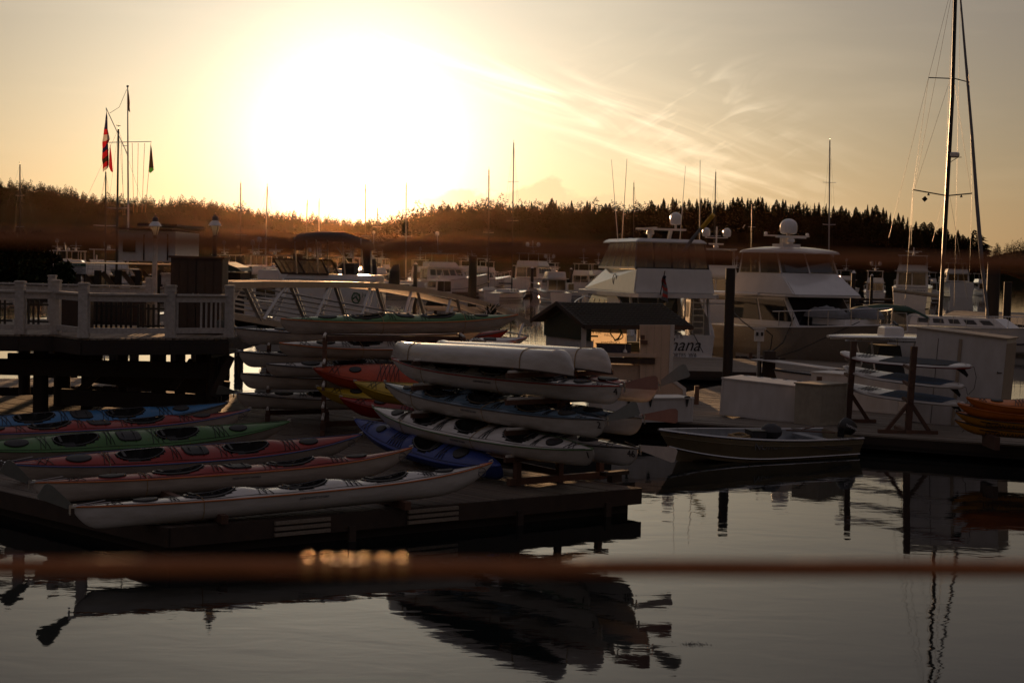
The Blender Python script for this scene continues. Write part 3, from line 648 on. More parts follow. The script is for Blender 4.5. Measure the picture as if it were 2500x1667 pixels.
BX(bd,290,562,428,640,YB+1.2,5,'wall','white_panel'); BX(bd,335,545,432,553,YB+0.8,6,'roof','brown_paint'); BX(bd,282,556,420,562,YB+0.9,6.2,'eave','wood_dark')
for (x0,x1) in ((350,352),(408,410)): BX(bd,x0,572,x1,636,YB+1.15,0.1,'seam','wood_dark')
for (x0,x1) in ((300,330),): f = BX(bd,x0,585,x1,615,YB+1.12,0.1,'window','glass_dark')
sh = thing('shed', 'small dark shed with a paned window below the gangway head', 'shed')
BX(sh,546,665,586,720,54,2,'wall','wood_dark'); b = MB(); p = AT(540,662,54); q = AT(592,662,54); b.prism([(p.x,p.z),(q.x,q.z),(q.x-0.15,q.z+0.12),(p.x+0.1,p.z+0.32)],53.7,56.3); b.build('roof','green_roof',sh)
wn = BX(sh,547,661,557,681,53.97,0.06,'window','clear_vinyl')
sg = thing('notice_sign', 'white notice sign with a dark green heading on the timber pier', 'sign')
BX(sg,160,642,210,669,YB-3,0.05,'board','sign_white'); BX(sg,161,643,209,650,YB-3.03,0.04,'heading_band','sign_green')
p = AT(185,646.5,YB-3.06); text('NOTICE',0.11,sg,p,(PI/2,0,0),'letter_white')
for k,(s_,yy) in enumerate((('PRIVATE MARINA',654),('AUTHORIZED USE ONLY',659),('NO TRESPASSING',664))): p = AT(185,yy,YB-3.06); text(s_,0.07,sg,p,(PI/2,0,0),'letter_grey')
for x_ in (163,207): p = AT(x_,660,YB-2.9); o = MB().box((0,0,p.z/2),(0.08,0.08,p.z)).build('post','wood_dark',sg); o.location = (p.x,YB-2.9,0)
# ------------------------------------------------------------------ flagpole with gaff, yard and flags
YF = 85.0
fp = thing('flagpole', 'tall nautical flagpole with a slanting gaff and a crossarm', 'flagpole')
def L(par, pts, Y, r, name, m, n=7): return MB().tube([AT(x,y,Y) for x,y in pts], r, n).build(name,m,par)
S_ = YF/FPX
def fq(x, y): return (200+x/4.127, 180+y/4.127)
b0 = AT(*fq(465,1568),YF)
MB().tube([AT(*fq(461,128),YF),AT(*fq(463,700),YF),AT(*fq(467,1400),YF),Vector((b0.x,YF,3.4))],[1.2*S_,1.8*S_,2.3*S_,2.4*S_],9).build('pole','gelcoat',fp)
MB().tube([AT(*fq(461,138),YF),AT(*fq(461,120),YF)],0.06,8).build('truck','black_metal',fp)
L(fp,[fq(243,345),fq(470,835)],YF-0.1,1.0*S_,'gaff','gelcoat'); L(fp,[fq(262,694),fq(702,685)],YF-0.2,0.9*S_,'yardarm','gelcoat'); L(fp,[fq(410,727),fq(462,727)],YF-0.1,0.7*S_,'strut','gelcoat')
for (a,c) in (((507,700),(522,1400)),((568,700),(556,1400)),((632,700),(605,1400)),((695,700),(672,1000)),((672,1000),(640,1400)),((280,400),(452,160)),((243,350),(250,400)),((400,700),(418,1300))):
    pts = [fq(*a),fq((a[0]+c[0])/2+(10 if a[0]==280 else 0),(a[1]+c[1])/2+(60 if a[0]==280 else 0)),fq(*c)]; L(fp,pts,YF-0.25,0.012,'halyard','rope',4)
def flag(pts_l, pts_r, Y, label, bands, name='flag'):
    """hanging flag: left and right outlines in the crop's pixels; bands = material per row"""
    t = thing(name, label, 'flag'); n = len(pts_l)-1; secs = []
    for i in range(n+1):
        A = AT(*fq(*pts_l[i]),Y); B_ = AT(*fq(*pts_r[i]),Y); row = []
        for j in range(7): q = j/6; p = A.lerp(B_,q); p.y += 0.13*math.sin(q*9+i*0.7)*min(1,(B_-A).length*1.2); row.append(p)
        secs.append(row)
    for k,(i0,i1,m) in enumerate(bands):
        b = MB(); b.loft(secs[i0:i1+1],cap=False); b.build('cloth' if k == 0 else 'stripe',m,t,smooth=True,fix=False)
    return t
flag([(247,385),(238,440),(232,500),(222,560),(216,620),(206,690),(210,760),(208,800),(204,865),(210,910),(208,960),(208,995)],[(250,385),(258,440),(260,500),(262,560),(272,610),(283,660),(262,700),(264,760),(266,820),(270,870),(272,920),(268,945)],YF-0.5,'limp red and white striped national flag hanging from the gaff',[(0,3,'flag_navy'),(3,4,'flag_red'),(4,5,'flag_white'),(5,6,'flag_red'),(6,7,'flag_navy'),(7,8,'flag_red'),(8,9,'flag_dark'),(9,10,'flag_red'),(10,11,'flag_white')])
flag([(282,705),(280,760),(274,820),(272,880),(272,940),(292,985)],[(284,705),(292,760),(300,820),(306,880),(310,940),(313,997)],YF-0.6,'small dark red pennant hanging beside the national flag',[(0,3,'flag_red'),(3,5,'flag_red')])
flag([(696,725),(692,770),(684,830),(680,900),(676,950),(674,985),(686,1002)],[(698,725),(706,770),(712,830),(720,900),(724,950),(726,972),(697,998)],YF-0.5,'narrow black flag with a bright green foot at the right end of the crossarm',[(0,4,'flag_dark'),(4,6,'flag_green')])
flag([(466,165),(463,220),(462,290),(464,350),(466,370)],[(468,165),(476,220),(484,290),(482,340),(488,395)],YF-0.3,'small dark pennant at the head of the flagpole',[(0,4,'flag_dark')])
# ------------------------------------------------------------------ aluminium gangway
GA = Vector((AT(548,692,42).x,42,0)); GB = Vector((AT(1296,790,60).x,60,0))
def GY(px):
    lo, hi = 0.0, 1.0
    for _ in range(40):
        m_ = (lo+hi)/2; P = GA.lerp(GB,m_)+Vector((0,0,3)); d = P-Vector((0,0,HC)); X = 1250+FPX*d.dot(_r)/d.dot(_f)
        if X < px: lo = m_
        else: hi = m_
    return lo
def GP(px, py): t_ = GY(px); return AT(px,py,GA.lerp(GB,t_).y)
gw = thing('gangway', 'arched aluminium truss gangway sloping from the pier down to the kiosk', 'gangway')
off = Vector((-(GB-GA).y,(GB-GA).x,0)).normalized()*1.45
TOP = [(548,697),(640,695),(740,695),(835,695),(922,697),(985,703),(1046,712),(1117,726),(1187,743),(1245,766),(1296,792)]
def bot(px): return 769+(903-769)*(px-548)/(1296-548)
def topy(px):
    for i in range(len(TOP)-1):
        if TOP[i][0] <= px <= TOP[i+1][0]: q = (px-TOP[i][0])/(TOP[i+1][0]-TOP[i][0]); return TOP[i][1]*(1-q)+TOP[i+1][1]*q
    return TOP[-1][1]
for o_ in (Vector((0,0,0)), off):
    b = MB()
    for i in range(len(TOP)-1): b.bar(GP(*TOP[i])+o_, GP(*TOP[i+1])+o_, 0.12, 0.18)
    b.build('top_chord','aluminium_warm',gw)
    MB().bar(GP(548,bot(548))+o_, GP(1296,bot(1296))+o_, 0.10,0.16).build('bottom_chord','aluminium_warm',gw)
    tops = [590,702,810,912,1012,1108,1200,1285]; bots = [639,757,862,964,1062,1155,1240]
    for i, bx_ in enumerate(bots):
        for tx, dx in ((tops[i],8),(tops[i+1],-8)):
            MB().bar(GP(tx+dx,topy(tx+dx)+6)+o_, GP(bx_-dx*0.5,bot(bx_)-4)+o_, 0.09,0.13,up=(0,1,0)).build('diagonal','aluminium_warm',gw)
        p = GP(bx_,bot(bx_)-8)+o_; MB().box(p,(0.32,0.02,0.22),rz=math.atan2((GB-GA).y,(GB-GA).x)).build('gusset','aluminium_warm',gw)
    for q in (0.14,0.27,0.40,0.52,0.64,0.76):
        P = [GP(x_, topy(x_)*0+bot(x_)-(95-95*q)) + o_*0.96 for x_ in (560,1290)]
        MB().tube(P,0.017 if q > 0.2 else 0.035,6).build('hand_rail','aluminium_warm',gw)
b = MB()
A = GP(548,bot(548)-2); B_ = GP(1296,bot(1296)-2)
b.add([A,B_,B_+off,A+off,A-Vector((0,0,.05)),B_-Vector((0,0,.05)),B_+off-Vector((0,0,.05)),A+off-Vector((0,0,.05))],[(0,1,2,3),(7,6,5,4),(0,4,5,1),(1,5,6,2),(2,6,7,3),(3,7,4,0)]); b.build('walkway','aluminium',gw)
b = MB()
for k in range(24): q = (k+0.5)/24; P = A.lerp(B_,q); b.bar(P+Vector((0,0,0.02)),P+off+Vector((0,0,0.02)),0.03,0.02)
b.build('tread_bars','aluminium',gw)
# ------------------------------------------------------------------ kayaks
def kay_fns(L, B, dep, bow_up, stern_up):
    def hb(x):
        u = max(-1,min(1,2*x/L)); return B/2*max(0,1-abs(u)**2.5)**0.95+0.006
    def sh(x):
        u = 2*x/L; return dep+ bow_up*max(0,u)**3.2 + stern_up*max(0,-u)**3
    def ke(x):
        u = 2*x/L
        if u > 0.62: return (sh(x)-0.03)*min(1,((u-0.62)/0.38))**2.2
        if u < -0.86: return (sh(x)-0.10)*((-u-0.86)/0.14)**3.0
        return 0.0
    return hb, sh, ke
KM = {}
def kayak_meshes(key, L, B, dep, bow_up, stern_up, cock, hatch, bung, deck, hull, stripe, crown=0.07):
    if key in KM: return KM[key]
    hb, sh, ke = kay_fns(L,B,dep,bow_up,stern_up)
    out = []
    n = 64; xs = [L/2*math.sin(PI/2*math.sin(PI/2*(2*i/n-1)))  if False else L/2*math.sin(PI/2*(2*i/n-1)) for i in range(n+1)]
    secs = []
    for x in xs:
        w, s, k = hb(x), sh(x), ke(x); row = []
        for j in range(13):
            a = PI*j/12; cx, sx = math.cos(a), math.sin(a)
            row.append((x, w*math.copysign(abs(cx)**0.62,cx), s-(s-k)*abs(sx)**0.72))
        secs.append(row)
    b = MB(); b.loft(secs); out.append(('hull', b.mesh('hull',hull,True)))
    def cr(x):
        u = abs(2*x/L); v = crown*(1-u**2.5)
        for (c,l,w2) in cock: v += 0.065*math.exp(-((x-c-l*0.62)/0.30)**2)
        return v
    def dz(x, y):
        w = hb(x); q = min(1,abs(y)/w); return sh(x)+cr(x)*(1-q**2.2)
    # deck with sunken cockpits
    b = MB(); nx = int(L/0.045); ny = 14; vs = []
    def inside(x, y):
        for (c,l,w2) in cock:
            e = (2*(x-c)/l); f = y/(w2/2*(1-0.12*e)); r = abs(e)**2.3+abs(f)**2
            if r < 1: return r
        return None
    for i in range(nx+1):
        x = L/2*math.sin(PI/2*(2*i/nx-1)) if False else -L/2+L*i/nx; w = hb(x)
        for j in range(ny+1):
            y = w*(2*j/ny-1); z = dz(x,y); r = inside(x,y)
            if r is not None: z -= 0.20*min(1,(1-r)*5)
            vs.append((x,y,z))
    base = len(b.v); b.v += vs
    for i in range(nx):
        for j in range(ny):
            a = i*(ny+1)+j; x = (vs[a][0]+vs[a+ny+1][0])/2; y = (vs[a][1]+vs[a+1][1]+vs[a+ny+1][1]+vs[a+ny+2][1])/4
            b.f.append((a,a+ny+1,a+ny+2,a+1)); b.m.append(1 if any(inside(vs[q_][0],vs[q_][1]) is not None for q_ in (a,a+1,a+ny+1,a+ny+2)) else 0)
    out.append(('deck', b.mesh('deck',[deck,'cockpit_black'],True)))
    b = MB()
    for s in (-1,1):
        b.tube([(x, s*(hb(x)+0.004), sh(x)) for x in xs[1:-1:2]], 0.013, 5)
    out.append(('seam_stripe', b.mesh('seam_stripe',stripe,True)))
    for (c,l,w2) in cock:
        b = MB(); P = []
        for k in range(32):
            a = 2*PI*k/32; ca, sa = math.cos(a), math.sin(a); x = c+l/2*math.copysign(abs(ca)**0.87,ca)*1.0; y = w2/2*(1-0.12*ca)*sa; P.append((x,y,dz(x,y)+0.014))
        b.tube(P,0.013,6,closed=True); out.append(('coaming', b.mesh('coaming','coaming',True)))
        b = MB(); zs = sh(c)-0.05; b.box((c-l*0.18,0,zs-0.04),(0.34,w2*0.62,0.05)); b.box((c-l*0.36,0,zs+0.03),(0.05,w2*0.58,0.24)); out.append(('seat', b.mesh('seat','black_rubber')))
    for (c,l,w2,sq) in hatch:
        b = MB(); P = []; T = []
        for k in range(24):
            a = 2*PI*k/24; e = 0.45 if sq else 1.0; ca, sa = math.cos(a), math.sin(a)
            x = c+l/2*math.copysign(abs(ca)**e,ca); y = w2/2*math.copysign(abs(sa)**e,sa); P.append((x,y,dz(x,y)-0.01)); T.append((c+(x-c)*0.93,y*0.93,dz(x,y*0.93)+0.028))
        b.v += P+T+[(c+(p[0]-c)*0.5,p[1]*0.5,dz(c,p[1]*0.5)+0.034) for p in P]+[(c,0,dz(c,0)+0.036)]
        for k in range(24):
            k2 = (k+1)%24; b.f += [(k,k2,24+k2,24+k),(24+k,24+k2,48+k2,48+k),(48+k,48+k2,72)]; b.m += [0]*3
        if sq:
            for dx in (-0.16,0.16):
                b.tube([(c+dx*l*1.4,-w2*0.52,dz(c,-w2*0.5)+0.02),(c+dx*l*1.4,0,dz(c,0)+0.05),(c+dx*l*1.4,w2*0.52,dz(c,w2*0.5)+0.02)],0.013,5)
        out.append(('hatch_cover', b.mesh('hatch_cover','black_rubber',True)))
    for (x0,x1,wf,z_) in bung:
        b = MB(); w0 = hb(x0)*wf; w1 = hb(x1)*wf; n2 = z_; ptsA = []
        for k in range(n2+1):
            q = k/n2; x = x0+(x1-x0)*q; s = 1 if k%2 else -1; y = s*(w0*(1-q)+w1*q); ptsA.append((x,y,dz(x,y)+0.012))
        P = []
        for k in range(len(ptsA)-1):
            for q in (0,0.25,0.5,0.75):
                x = ptsA[k][0]*(1-q)+ptsA[k+1][0]*q; y = ptsA[k][1]*(1-q)+ptsA[k+1][1]*q; P.append((x,y,dz(x,y)+0.014))
        P.append(ptsA[-1]); b.tube(P,0.0065,5); b.tube([(p[0],-p[1],p[2]) for p in P],0.0065,5)
        out.append(('deck_bungee', b.mesh('deck_bungee','black_rubber')))
    b = MB()
    for s_ in (-1,1): b.tube([(x, s_*hb(x)*0.86, dz(x,hb(x)*0.86)+0.008) for x in xs[6:-5:3]], 0.0045, 4)
    out.append(('deck_line', b.mesh('deck_line','black_rubber')))
    b = MB(); b.tube([(L/2-0.03,0,sh(L/2)-0.03),(L/2+0.02,0,sh(L/2)+0.02),(L/2+0.01,0,sh(L/2)+0.05),(L/2-0.06,0,sh(L/2)+0.03)],0.012,6); out.append(('bow_toggle', b.mesh('bow_toggle','rope_white',True)))
    KM[key] = (out, hb, sh, ke, dz); return KM[key]
def rudder(par, L, sh, tilt=0.5, yaw=0.15, m='rudder_grey', ln=0.52):
    zr = sh(-L/2)+0.01
    b = MB(); b.box((-L/2-0.03,0,zr),(0.12,0.05,0.05)); b.tube([(-L/2-0.07,0,zr-0.12),(-L/2-0.07,0,zr+0.06)],0.015,6); b.build('rudder_bracket','metal',par)
    b = MB(); pl = [(0.0,-0.04),(0.05,0.05),(-ln*0.8,0.125),(-ln*0.97,0.12),(-ln*1.03,0.08),(-ln,-0.11),(-ln*0.93,-0.135)]
    b.prism(pl,-0.006,0.006); o = b.build('rudder_blade',m,par); o.location = (-L/2-0.08,0,zr); o.rotation_euler = (0.25,tilt,yaw)
    b = MB()
    for s in (-1,1): b.tube([(-L/2-0.05,s*0.03,zr),(-L/2+0.5,s*0.13,zr+0.035)],0.004,4)
    b.build('rudder_cable','metal',par)
DBL = dict(cock=[(-0.95,0.86,0.43),(0.95,0.86,0.43)], hatch=[(0.02,0.50,0.40,True),(-2.0,0.48,0.30,False),(2.15,0.40,0.26,False)], bung=[(0.42,0.62,0.8,2),(-0.45,-0.30,0.8,2),(1.62,1.9,0.85,3),(-1.62,-1.45,0.8,2),(-2.45,-2.7,0.8,2)])
TRI = dict(cock=[(-1.35,0.80,0.43),(0.05,0.80,0.43),(1.35,0.80,0.43)], hatch=[(-2.25,0.40,0.28,False),(2.35,0.36,0.24,False)], bung=[(0.62,0.85,0.85,3),(-0.72,-0.52,0.85,2),(1.92,2.1,0.8,3),(-1.95,-1.85,0.8,2),(-2.6,-2.8,0.8,2)])
SNG = dict(cock=[(-0.2,0.85,0.42)], hatch=[(-1.3,0.44,0.32,False),(1.5,0.30,0.22,False)], bung=[(0.42,0.95,0.85,5),(-0.75,-0.95,0.8,2),(1.85,2.1,0.8,2)])
def kayak(key, stern, bow, roll, label, group, deck, hull, stripe, lay=DBL, B=0.72, dep=0.31, bow_up=0.17, stern_up=0.05, rud=None, ties=(), num=None, word=None, side=-1, crown=0.07, toggle=True):
    stern = Vector(stern); bow = Vector(bow); x = bow-stern; Lr = x.length; L = round(Lr,1); sc_ = Lr/L
    k2 = (lay is DBL, lay is TRI, L, B, dep, bow_up, stern_up, deck, hull, stripe, crown)
    f = L/6.4 if lay is not SNG else L/5.0
    out, hb, sh, ke, dz = kayak_meshes(k2, L, B, dep, bow_up, stern_up, [(c*f,l,w_) for c,l,w_ in lay['cock']], [(c*f,l,w_,s) for c,l,w_,s in lay['hatch']], [(a*f,c*f,w_,n) for a,c,w_,n in lay['bung']], deck, hull, stripe, crown)
    x.normalize(); up = Vector((0,0,1)); y = up.cross(x).normalized(); z = x.cross(y)
    # roll so that the deck leans towards the camera
    s = 1 if y.y < 0 else -1       # y axis pointing to camera?
    R = Matrix.Rotation(-s*roll, 3, x); y = R @ y; z = R @ z
    mid = (stern+bow)/2; org = mid - z*(dep+0.02)
    t = thing('kayak', label, 'kayak', group=group, mtx=Matrix.Translation(org) @ Matrix((x,y,z)).transposed().to_4x4())
    for nm, me in out:
        if nm == 'bow_toggle' and not toggle: continue
        link(nm, me, t)
    if rud: rudder(t, L, sh, *rud)
    for xt in ties:
        xt *= L/2; w_ = hb(xt); P = []
        for k in range(9): a = PI*k/8; P.append((xt, (w_+0.006)*math.copysign(abs(math.cos(a))**0.62,math.cos(a)), sh(xt)-(sh(xt)-ke(xt)+0.006)*math.sin(a)**0.72))
        for k in range(7): y_ = -w_+2*w_*k/6; P.append((xt,y_,dz(xt,y_)+0.012))
        MB().tube(P,0.007,5,closed=True).build('tie_rope','rope',t)
    cs = 1 if s == 1 else -1       # local y side that faces the camera
    def side_text(body, xq, zq, size, m='letter_black', nm='lettering', shear=0):
        xx = xq*L/2; zz = sh(xx)-zq; q = max(0,min(1,(zq)/(sh(xx)-ke(xx)))); yy = hb(xx)*(max(0.02,1-q**(1/0.36))**0.31)+0.012
        o = text(body, size, t, (xx, cs*yy, zz), (PI/2-0.0,0,0 if cs < 0 else PI), m, nm, shear=shear); slope = (hb(xx+0.1)-hb(xx-0.1))/0.2
        o.rotation_euler[2] += math.atan(slope)*(cs); return o
    t['_'] = 0; del t['_']
    if num: side_text(num, -0.965, 0.10, 0.17, nm='number')
    if word: side_text(word, 0.02, 0.075, 0.05, 'letter_grey', shear=0.2)
    return t, side_text, (L, hb, sh, ke, dz)
GL_ = 'kayaks lying side by side on the near dock'
Bt = [ON(1200,1152,0.93),ON(1008,1114,0.93),ON(883,1078,0.93),ON(707,1045,0.93),ON(613,1016,0.93),ON(557,998,0.93)]
St = [ON(184,1242,0.77),ON(80,1182,0.77),ON(10,1136,0.77)]
vec = sum(((s-b_) for s,b_ in zip(St,Bt)), Vector())/3
St += [b_+vec for b_ in Bt[3:]]
cfg = [('kayak_white','kayak_white','stripe_orange',-0.03,TRI,'white touring kayak with an orange seam line nearest the water on the near dock'),
       ('kayak_red','kayak_cream','stripe_orange',0.0,DBL,'red decked kayak with pale hull and orange seam, second from the water'),
       ('kayak_red','kayak_cream','stripe_blue',0.30,DBL,'red decked tandem kayak with blue seam, third from the water beside the green one'),
       ('kayak_green','kayak_cream','stripe_green',0.38,DBL,'green decked tandem kayak lying between two red ones'),
       ('kayak_red','kayak_cream','stripe_blue',0.12,DBL,'red decked kayak with blue seam lying between the green and the blue kayak'),
       ('kayak_blue','kayak_cream','stripe_dark',0.32,DBL,'bright blue decked kayak furthest back on the near dock')]
KL = []
for i,(dk_,hu,st,ro,lay,lab) in enumerate(cfg):
    rr = {0:(0.62,0.12,'rudder_grey',0.50),1:(0.66,0.12,'rudder_grey',0.50)}.get(i)
    t, stx, geo = kayak(i, St[i], Bt[i], ro, lab, GL_, dk_, hu, st, lay, rud=rr or (0.2,0.1), ties=(-0.48,) if i < 3 else (), word={0:'NORTHWEST KAYAKS',1:'NORTHWEST KAYAKS'}.get(i), bow_up=0.18)
    if i in (0,1,2,4):      # round maker's mark on the bow
        L,hb,sh,ke,dz = geo; xx = 0.93*L/2; b = MB(); P = [(xx+0.075*math.cos(a),0,sh(xx)-0.10+0.075*math.sin(a)) for a in [2*PI*k/20 for k in range(20)]]
        b.tube(P,0.006,4,closed=True); o = b.build('emblem_ring','letter_grey',t); o.location = (0,-(hb(xx)*0.9+0.02),0)
        text('NWK',0.05,t,(xx,-(hb(xx)*0.9+0.022),sh(xx)-0.10),(PI/2,0,0),'letter_grey','emblem_letters')
    if i == 0: L,hb,sh,ke,dz = geo; text('SeaScape 3',0.085,t,(0.62*L/2,-hb(0.62*L/2)*0.62,dz(0.62*L/2,hb(0.62*L/2)*0.62)+0.01),(0.75,0,0.02),'letter_grey','model_script',shear=0.2)
# low cradles under them
for j, (q, lab) in enumerate(((0.30,'low timber cradle under the near kayaks towards their sterns'),(0.74,'low timber cradle under the near kayaks towards their bows'))):
    cr_ = thing('kayak_cradle', lab, 'rack', group='cradles under the near kayaks')
    A = St[0].lerp(Bt[0],q)-vec.normalized()*0; Bq = St[5].lerp(Bt[5],q); A = A-(Bq-A).normalized()*0.45; Bq = Bq+(Bq-A).normalized()*0.5
    MB().bar(Vector((A.x,A.y,0.53)),Vector((Bq.x,Bq.y,0.53)),0.11,0.13).build('beam','wood_rack',cr_)
    for k in range(7): P = A.lerp(Bq,k/6+ (0.05 if k == 0 else 0)); MB().box((P.x,P.y,0.45),(0.16,0.16,0.06)).build('foot','wood_dark',cr_)
def rackframe(name, label, P1, P2, levels, deep, top=2.75, side=0.9, cat='rack'):
    """two post frames at P1 and P2 with arms running to the back by deep"""
    t = thing(name, label, cat)
    for P in (P1,P2):
        for k,q in enumerate((0.0,0.5,1.0)):
            Q = Vector((P.x,P.y,0))+deep*q
            tp_ = top if k == 1 else (levels[0]-0.1)
            MB().box((Q.x,Q.y,0.45+(tp_-0.45)/2),(0.11,0.11,tp_-0.45),rz=math.atan2(deep.y,deep.x)).build('post','wood_rack',t)
        for z in levels:
            MB().bar(Vector((P.x,P.y,z-0.05))-deep.normalized()*0.30,Vector((P.x,P.y,z-0.05))+deep+deep.normalized()*0.25,0.06,0.09).build('arm','wood_rack',t)
            a0 = Vector((P.x,P.y,z+0.006))-deep.normalized()*0.26; MB().tube([a0,a0+deep*0.8],0.035,8).build('pad','rope_white',t)
        MB().bar(Vector((P.x,P.y,0.53))-deep.normalized()*0.2,Vector((P.x,P.y,0.53))+deep*1.1,0.1,0.12).build('sill','wood_rack',t)
    for z in (0.62, top-0.1):
        MB().bar(Vector((P1.x,P1.y,z))+deep*0.5,Vector((P2.x,P2.y,z))+deep*0.5,0.06,0.12).build('stringer','wood_rack',t)
    return t
GR = 'kayaks stacked on the front rack'
RP1 = ON(1262,1186); RP2 = ON(1032,1133)
dp = ON(1425,1172)-RP1; dp.z = 0
kd = (RP2-RP1).normalized()
rackframe('kayak_rack','dark timber rack on the near dock holding the numbered white kayaks',RP1,RP2,(0.99,1.48,2.03,2.52),dp*1.25,top=2.62)
def shifted(a, d, f=1.0): return Vector(a)+d*f
bk = dp.normalized()*0.85
K = dict(hull='kayak_white')
s1, b1 = ON(1448,1100,1.33), ON(914,1004,1.34)
kayak('k1', s1, b1, 0.36, 'white kayak with green seam numbered 1 lowest at the front of the rack', GR, 'kayak_white','kayak_white','stripe_green',TRI,B=0.70,num='1',ties=(-0.1,0.62),word='NORTHWEST KAYAKS',bow_up=0.12)
kayak('k46', ON(1556,1098,1.33), ON(1556,1098,1.33)+(b1-s1), 0.12, 'white kayak with dark seam numbered 46 behind the lowest front kayak', GR, 'kayak_white','kayak_white','stripe_dark',DBL,B=0.70,num='46',rud=(-0.28,0.95,'rudder_pale',0.62))
s2, b2 = ON(1478,1028,1.82), ON(940,945,1.86)
kayak('k2', s2, b2, 0.16, 'grey-blue decked kayak numbered 2 on the middle level of the front rack', GR, 'kayak_steel','kayak_white','stripe_dark',TRI,B=0.70,num='2',ties=(-0.1,0.62),word='NORTHWEST KAYAKS',rud=(0.28,0.95,'rudder_grey',0.55),bow_up=0.12)
kayak('k2b', s2+bk, b2+bk, 0.15, 'grey decked kayak behind the one numbered 2 with a reddish raised rudder', GR, 'kayak_steel','kayak_white','stripe_dark',DBL,B=0.68,rud=(-0.05,1.0,'rudder_red',0.58),bow_up=0.12)
s4, b4 = ON(1518,946,2.36), ON(957,886,2.38)
kayak('k4', s4, b4, 0.12, 'white kayak with red seam numbered 4 directly below the upturned canoes', GR, 'kayak_white','kayak_white','stripe_red',TRI,B=0.70,num='4',ties=(-0.1,0.62),word='NORTHWEST KAYAKS',rud=(0.02,0.95,'rudder_red',0.58),bow_up=0.12)
kayak('k4b', s4+bk, b4+bk, 0.1, 'red decked kayak behind the one numbered 4 below the canoes', GR, 'kayak_red','kayak_white','stripe_dark',DBL,B=0.68,rud=(0.45,0.95,'rudder_grey',0.55),bow_up=0.12)
# canoes, upside down
def canoe(A, B_, label, roll=0.0, L=None, ties=()):
    A = Vector(A); B_ = Vector(B_); x = (A-B_); L = x.length; x.normalize(); up = Vector((0,0,-1)); y = up.cross(x).normalized(); z = x.cross(y)
    t = thing('canoe', label, 'canoe', group='upturned white canoes', mtx=Matrix.Translation((A+B_)/2) @ Matrix((x,y,z)).transposed().to_4x4())
    # local: z = up of the canoe (points down in the world); gunwale at z=0, keel at z=-0.34
    def hb(x_): return 0.44*max(0,1-abs(2*x_/L)**2.4)**0.85+0.008
    def gun(x_): return 0.10*abs(2*x_/L)**4
    def ke(x_):
        u = abs(2*x_/L); return -0.36+ (0.34*((u-0.86)/0.14)**2.4 if u > 0.86 else 0.02*u)
    n = 48; xs = [L/2*math.sin(PI/2*(2*i/n-1)) for i in range(n+1)]; secs = []; ins = []
    for x_ in xs:
        row = []; row2 = []
        for j in range(15):
            a = PI*j/14; c, s = math.cos(a), math.sin(a); row.append((x_, hb(x_)*math.copysign(abs(c)**0.55,c), gun(x_)+(ke(x_)-gun(x_))*abs(s)**0.6))
            row2.append((x_, hb(x_)*0.96*math.copysign(abs(c)**0.55,c), gun(x_)+(ke(x_)+0.012-gun(x_))*abs(s)**0.6))
        secs.append(row); ins.append(row2)
    MB().loft(secs,cap=False).build('hull','kayak_white',t,smooth=True,fix=False); MB().loft(ins,cap=False).build('lining','skiff_inner',t,smooth=True,fix=False)
    for s in (-1,1): MB().tube([(x_,s*(hb(x_)+0.004),gun(x_)) for x_ in xs],0.018,6).build('gunwale','wood_dark',t,smooth=True)
    for q in (-0.28,0.3): x_ = q*L; MB().box((x_,0,-0.03),(0.24,hb(x_)*1.9,0.02)).build('thwart_seat','wood_dark',t)
    for q in ties:
        x_ = q*L/2; P = [(x_,(hb(x_)+0.01)*math.copysign(abs(math.cos(PI*k/16))**0.55,math.cos(PI*k/16)),gun(x_)+(ke(x_)-0.01-gun(x_))*math.sin(PI*k/16)**0.6) for k in range(17)]
        MB().tube(P,0.009,5).build('tie_rope','rope',t)
    return t
cA = ON(957,873,2.46); cB = ON(1402,905,2.64)
canoe(cA, cB, 'front upturned white canoe on top of the front kayak rack', ties=(-0.62,0.62))
canoe(ON(1493,899,2.64)+Vector((0,0,0))+(cA-cB)*0.97, ON(1493,899,2.64), 'rear upturned white canoe reaching further right on top of the rack', ties=(-0.75,))
# ---- rack behind in the middle
GM = 'kayaks stacked on the middle rack'
def VB(px, py, Y): return AT(px,py,Y)
g0 = AT(683,779,37); g1 = AT(1266,776,39.4)
vB = g1-g0; vB.z = 0
kayak('g', g0, g1, 0.16, 'green decked tandem kayak with yellow seam alone on top of the middle rack', GM, 'kayak_green','kayak_cream','stripe_orange',DBL,B=0.78,dep=0.33,bow_up=0.10,stern_up=0.03,ties=(-0.2,0.5),crown=0.09)
b3 = AT(679,840,37); kayak('b3', b3, b3+vB+Vector((0,0,0.03)), 0.26, 'white decked kayak with orange seam directly under the green kayak', GM, 'kayak_white','kayak_cream','stripe_orange',DBL,B=0.78,dep=0.30,ties=(-0.35,),bow_up=0.05)
b2_ = AT(648,891,37.2); kayak('b2', b2_, b2_+vB*0.95, 0.22, 'small white kayak with dark seam above the big red kayak bow', GM, 'kayak_white','kayak_cream','stripe_dark',DBL,B=0.66,dep=0.27,bow_up=0.05)
kayak('b3b', AT(700,826,39.2), AT(1285,836,42.8), 0.3, 'white kayak whose bow shows past the right end of the middle rack', GM, 'kayak_white','kayak_cream','stripe_red',DBL,B=0.72)
kayak('b3c', AT(720,815,40.2), AT(1240,818,43.2), 0.2, 'thin red kayak behind the green one on the middle rack', GM, 'kayak_red','kayak_red','stripe_dark',DBL,B=0.68)
r1 = AT(765,906,36.2); kayak('r', r1+Vector((4.9,-0.2,-0.05)), r1, 0.55, 'big red plastic kayak behind the front rack with a round black hatch', GM, 'kayak_orange','kayak_orange','kayak_red',SNG,B=0.85,dep=0.34,bow_up=0.10,crown=0.12)
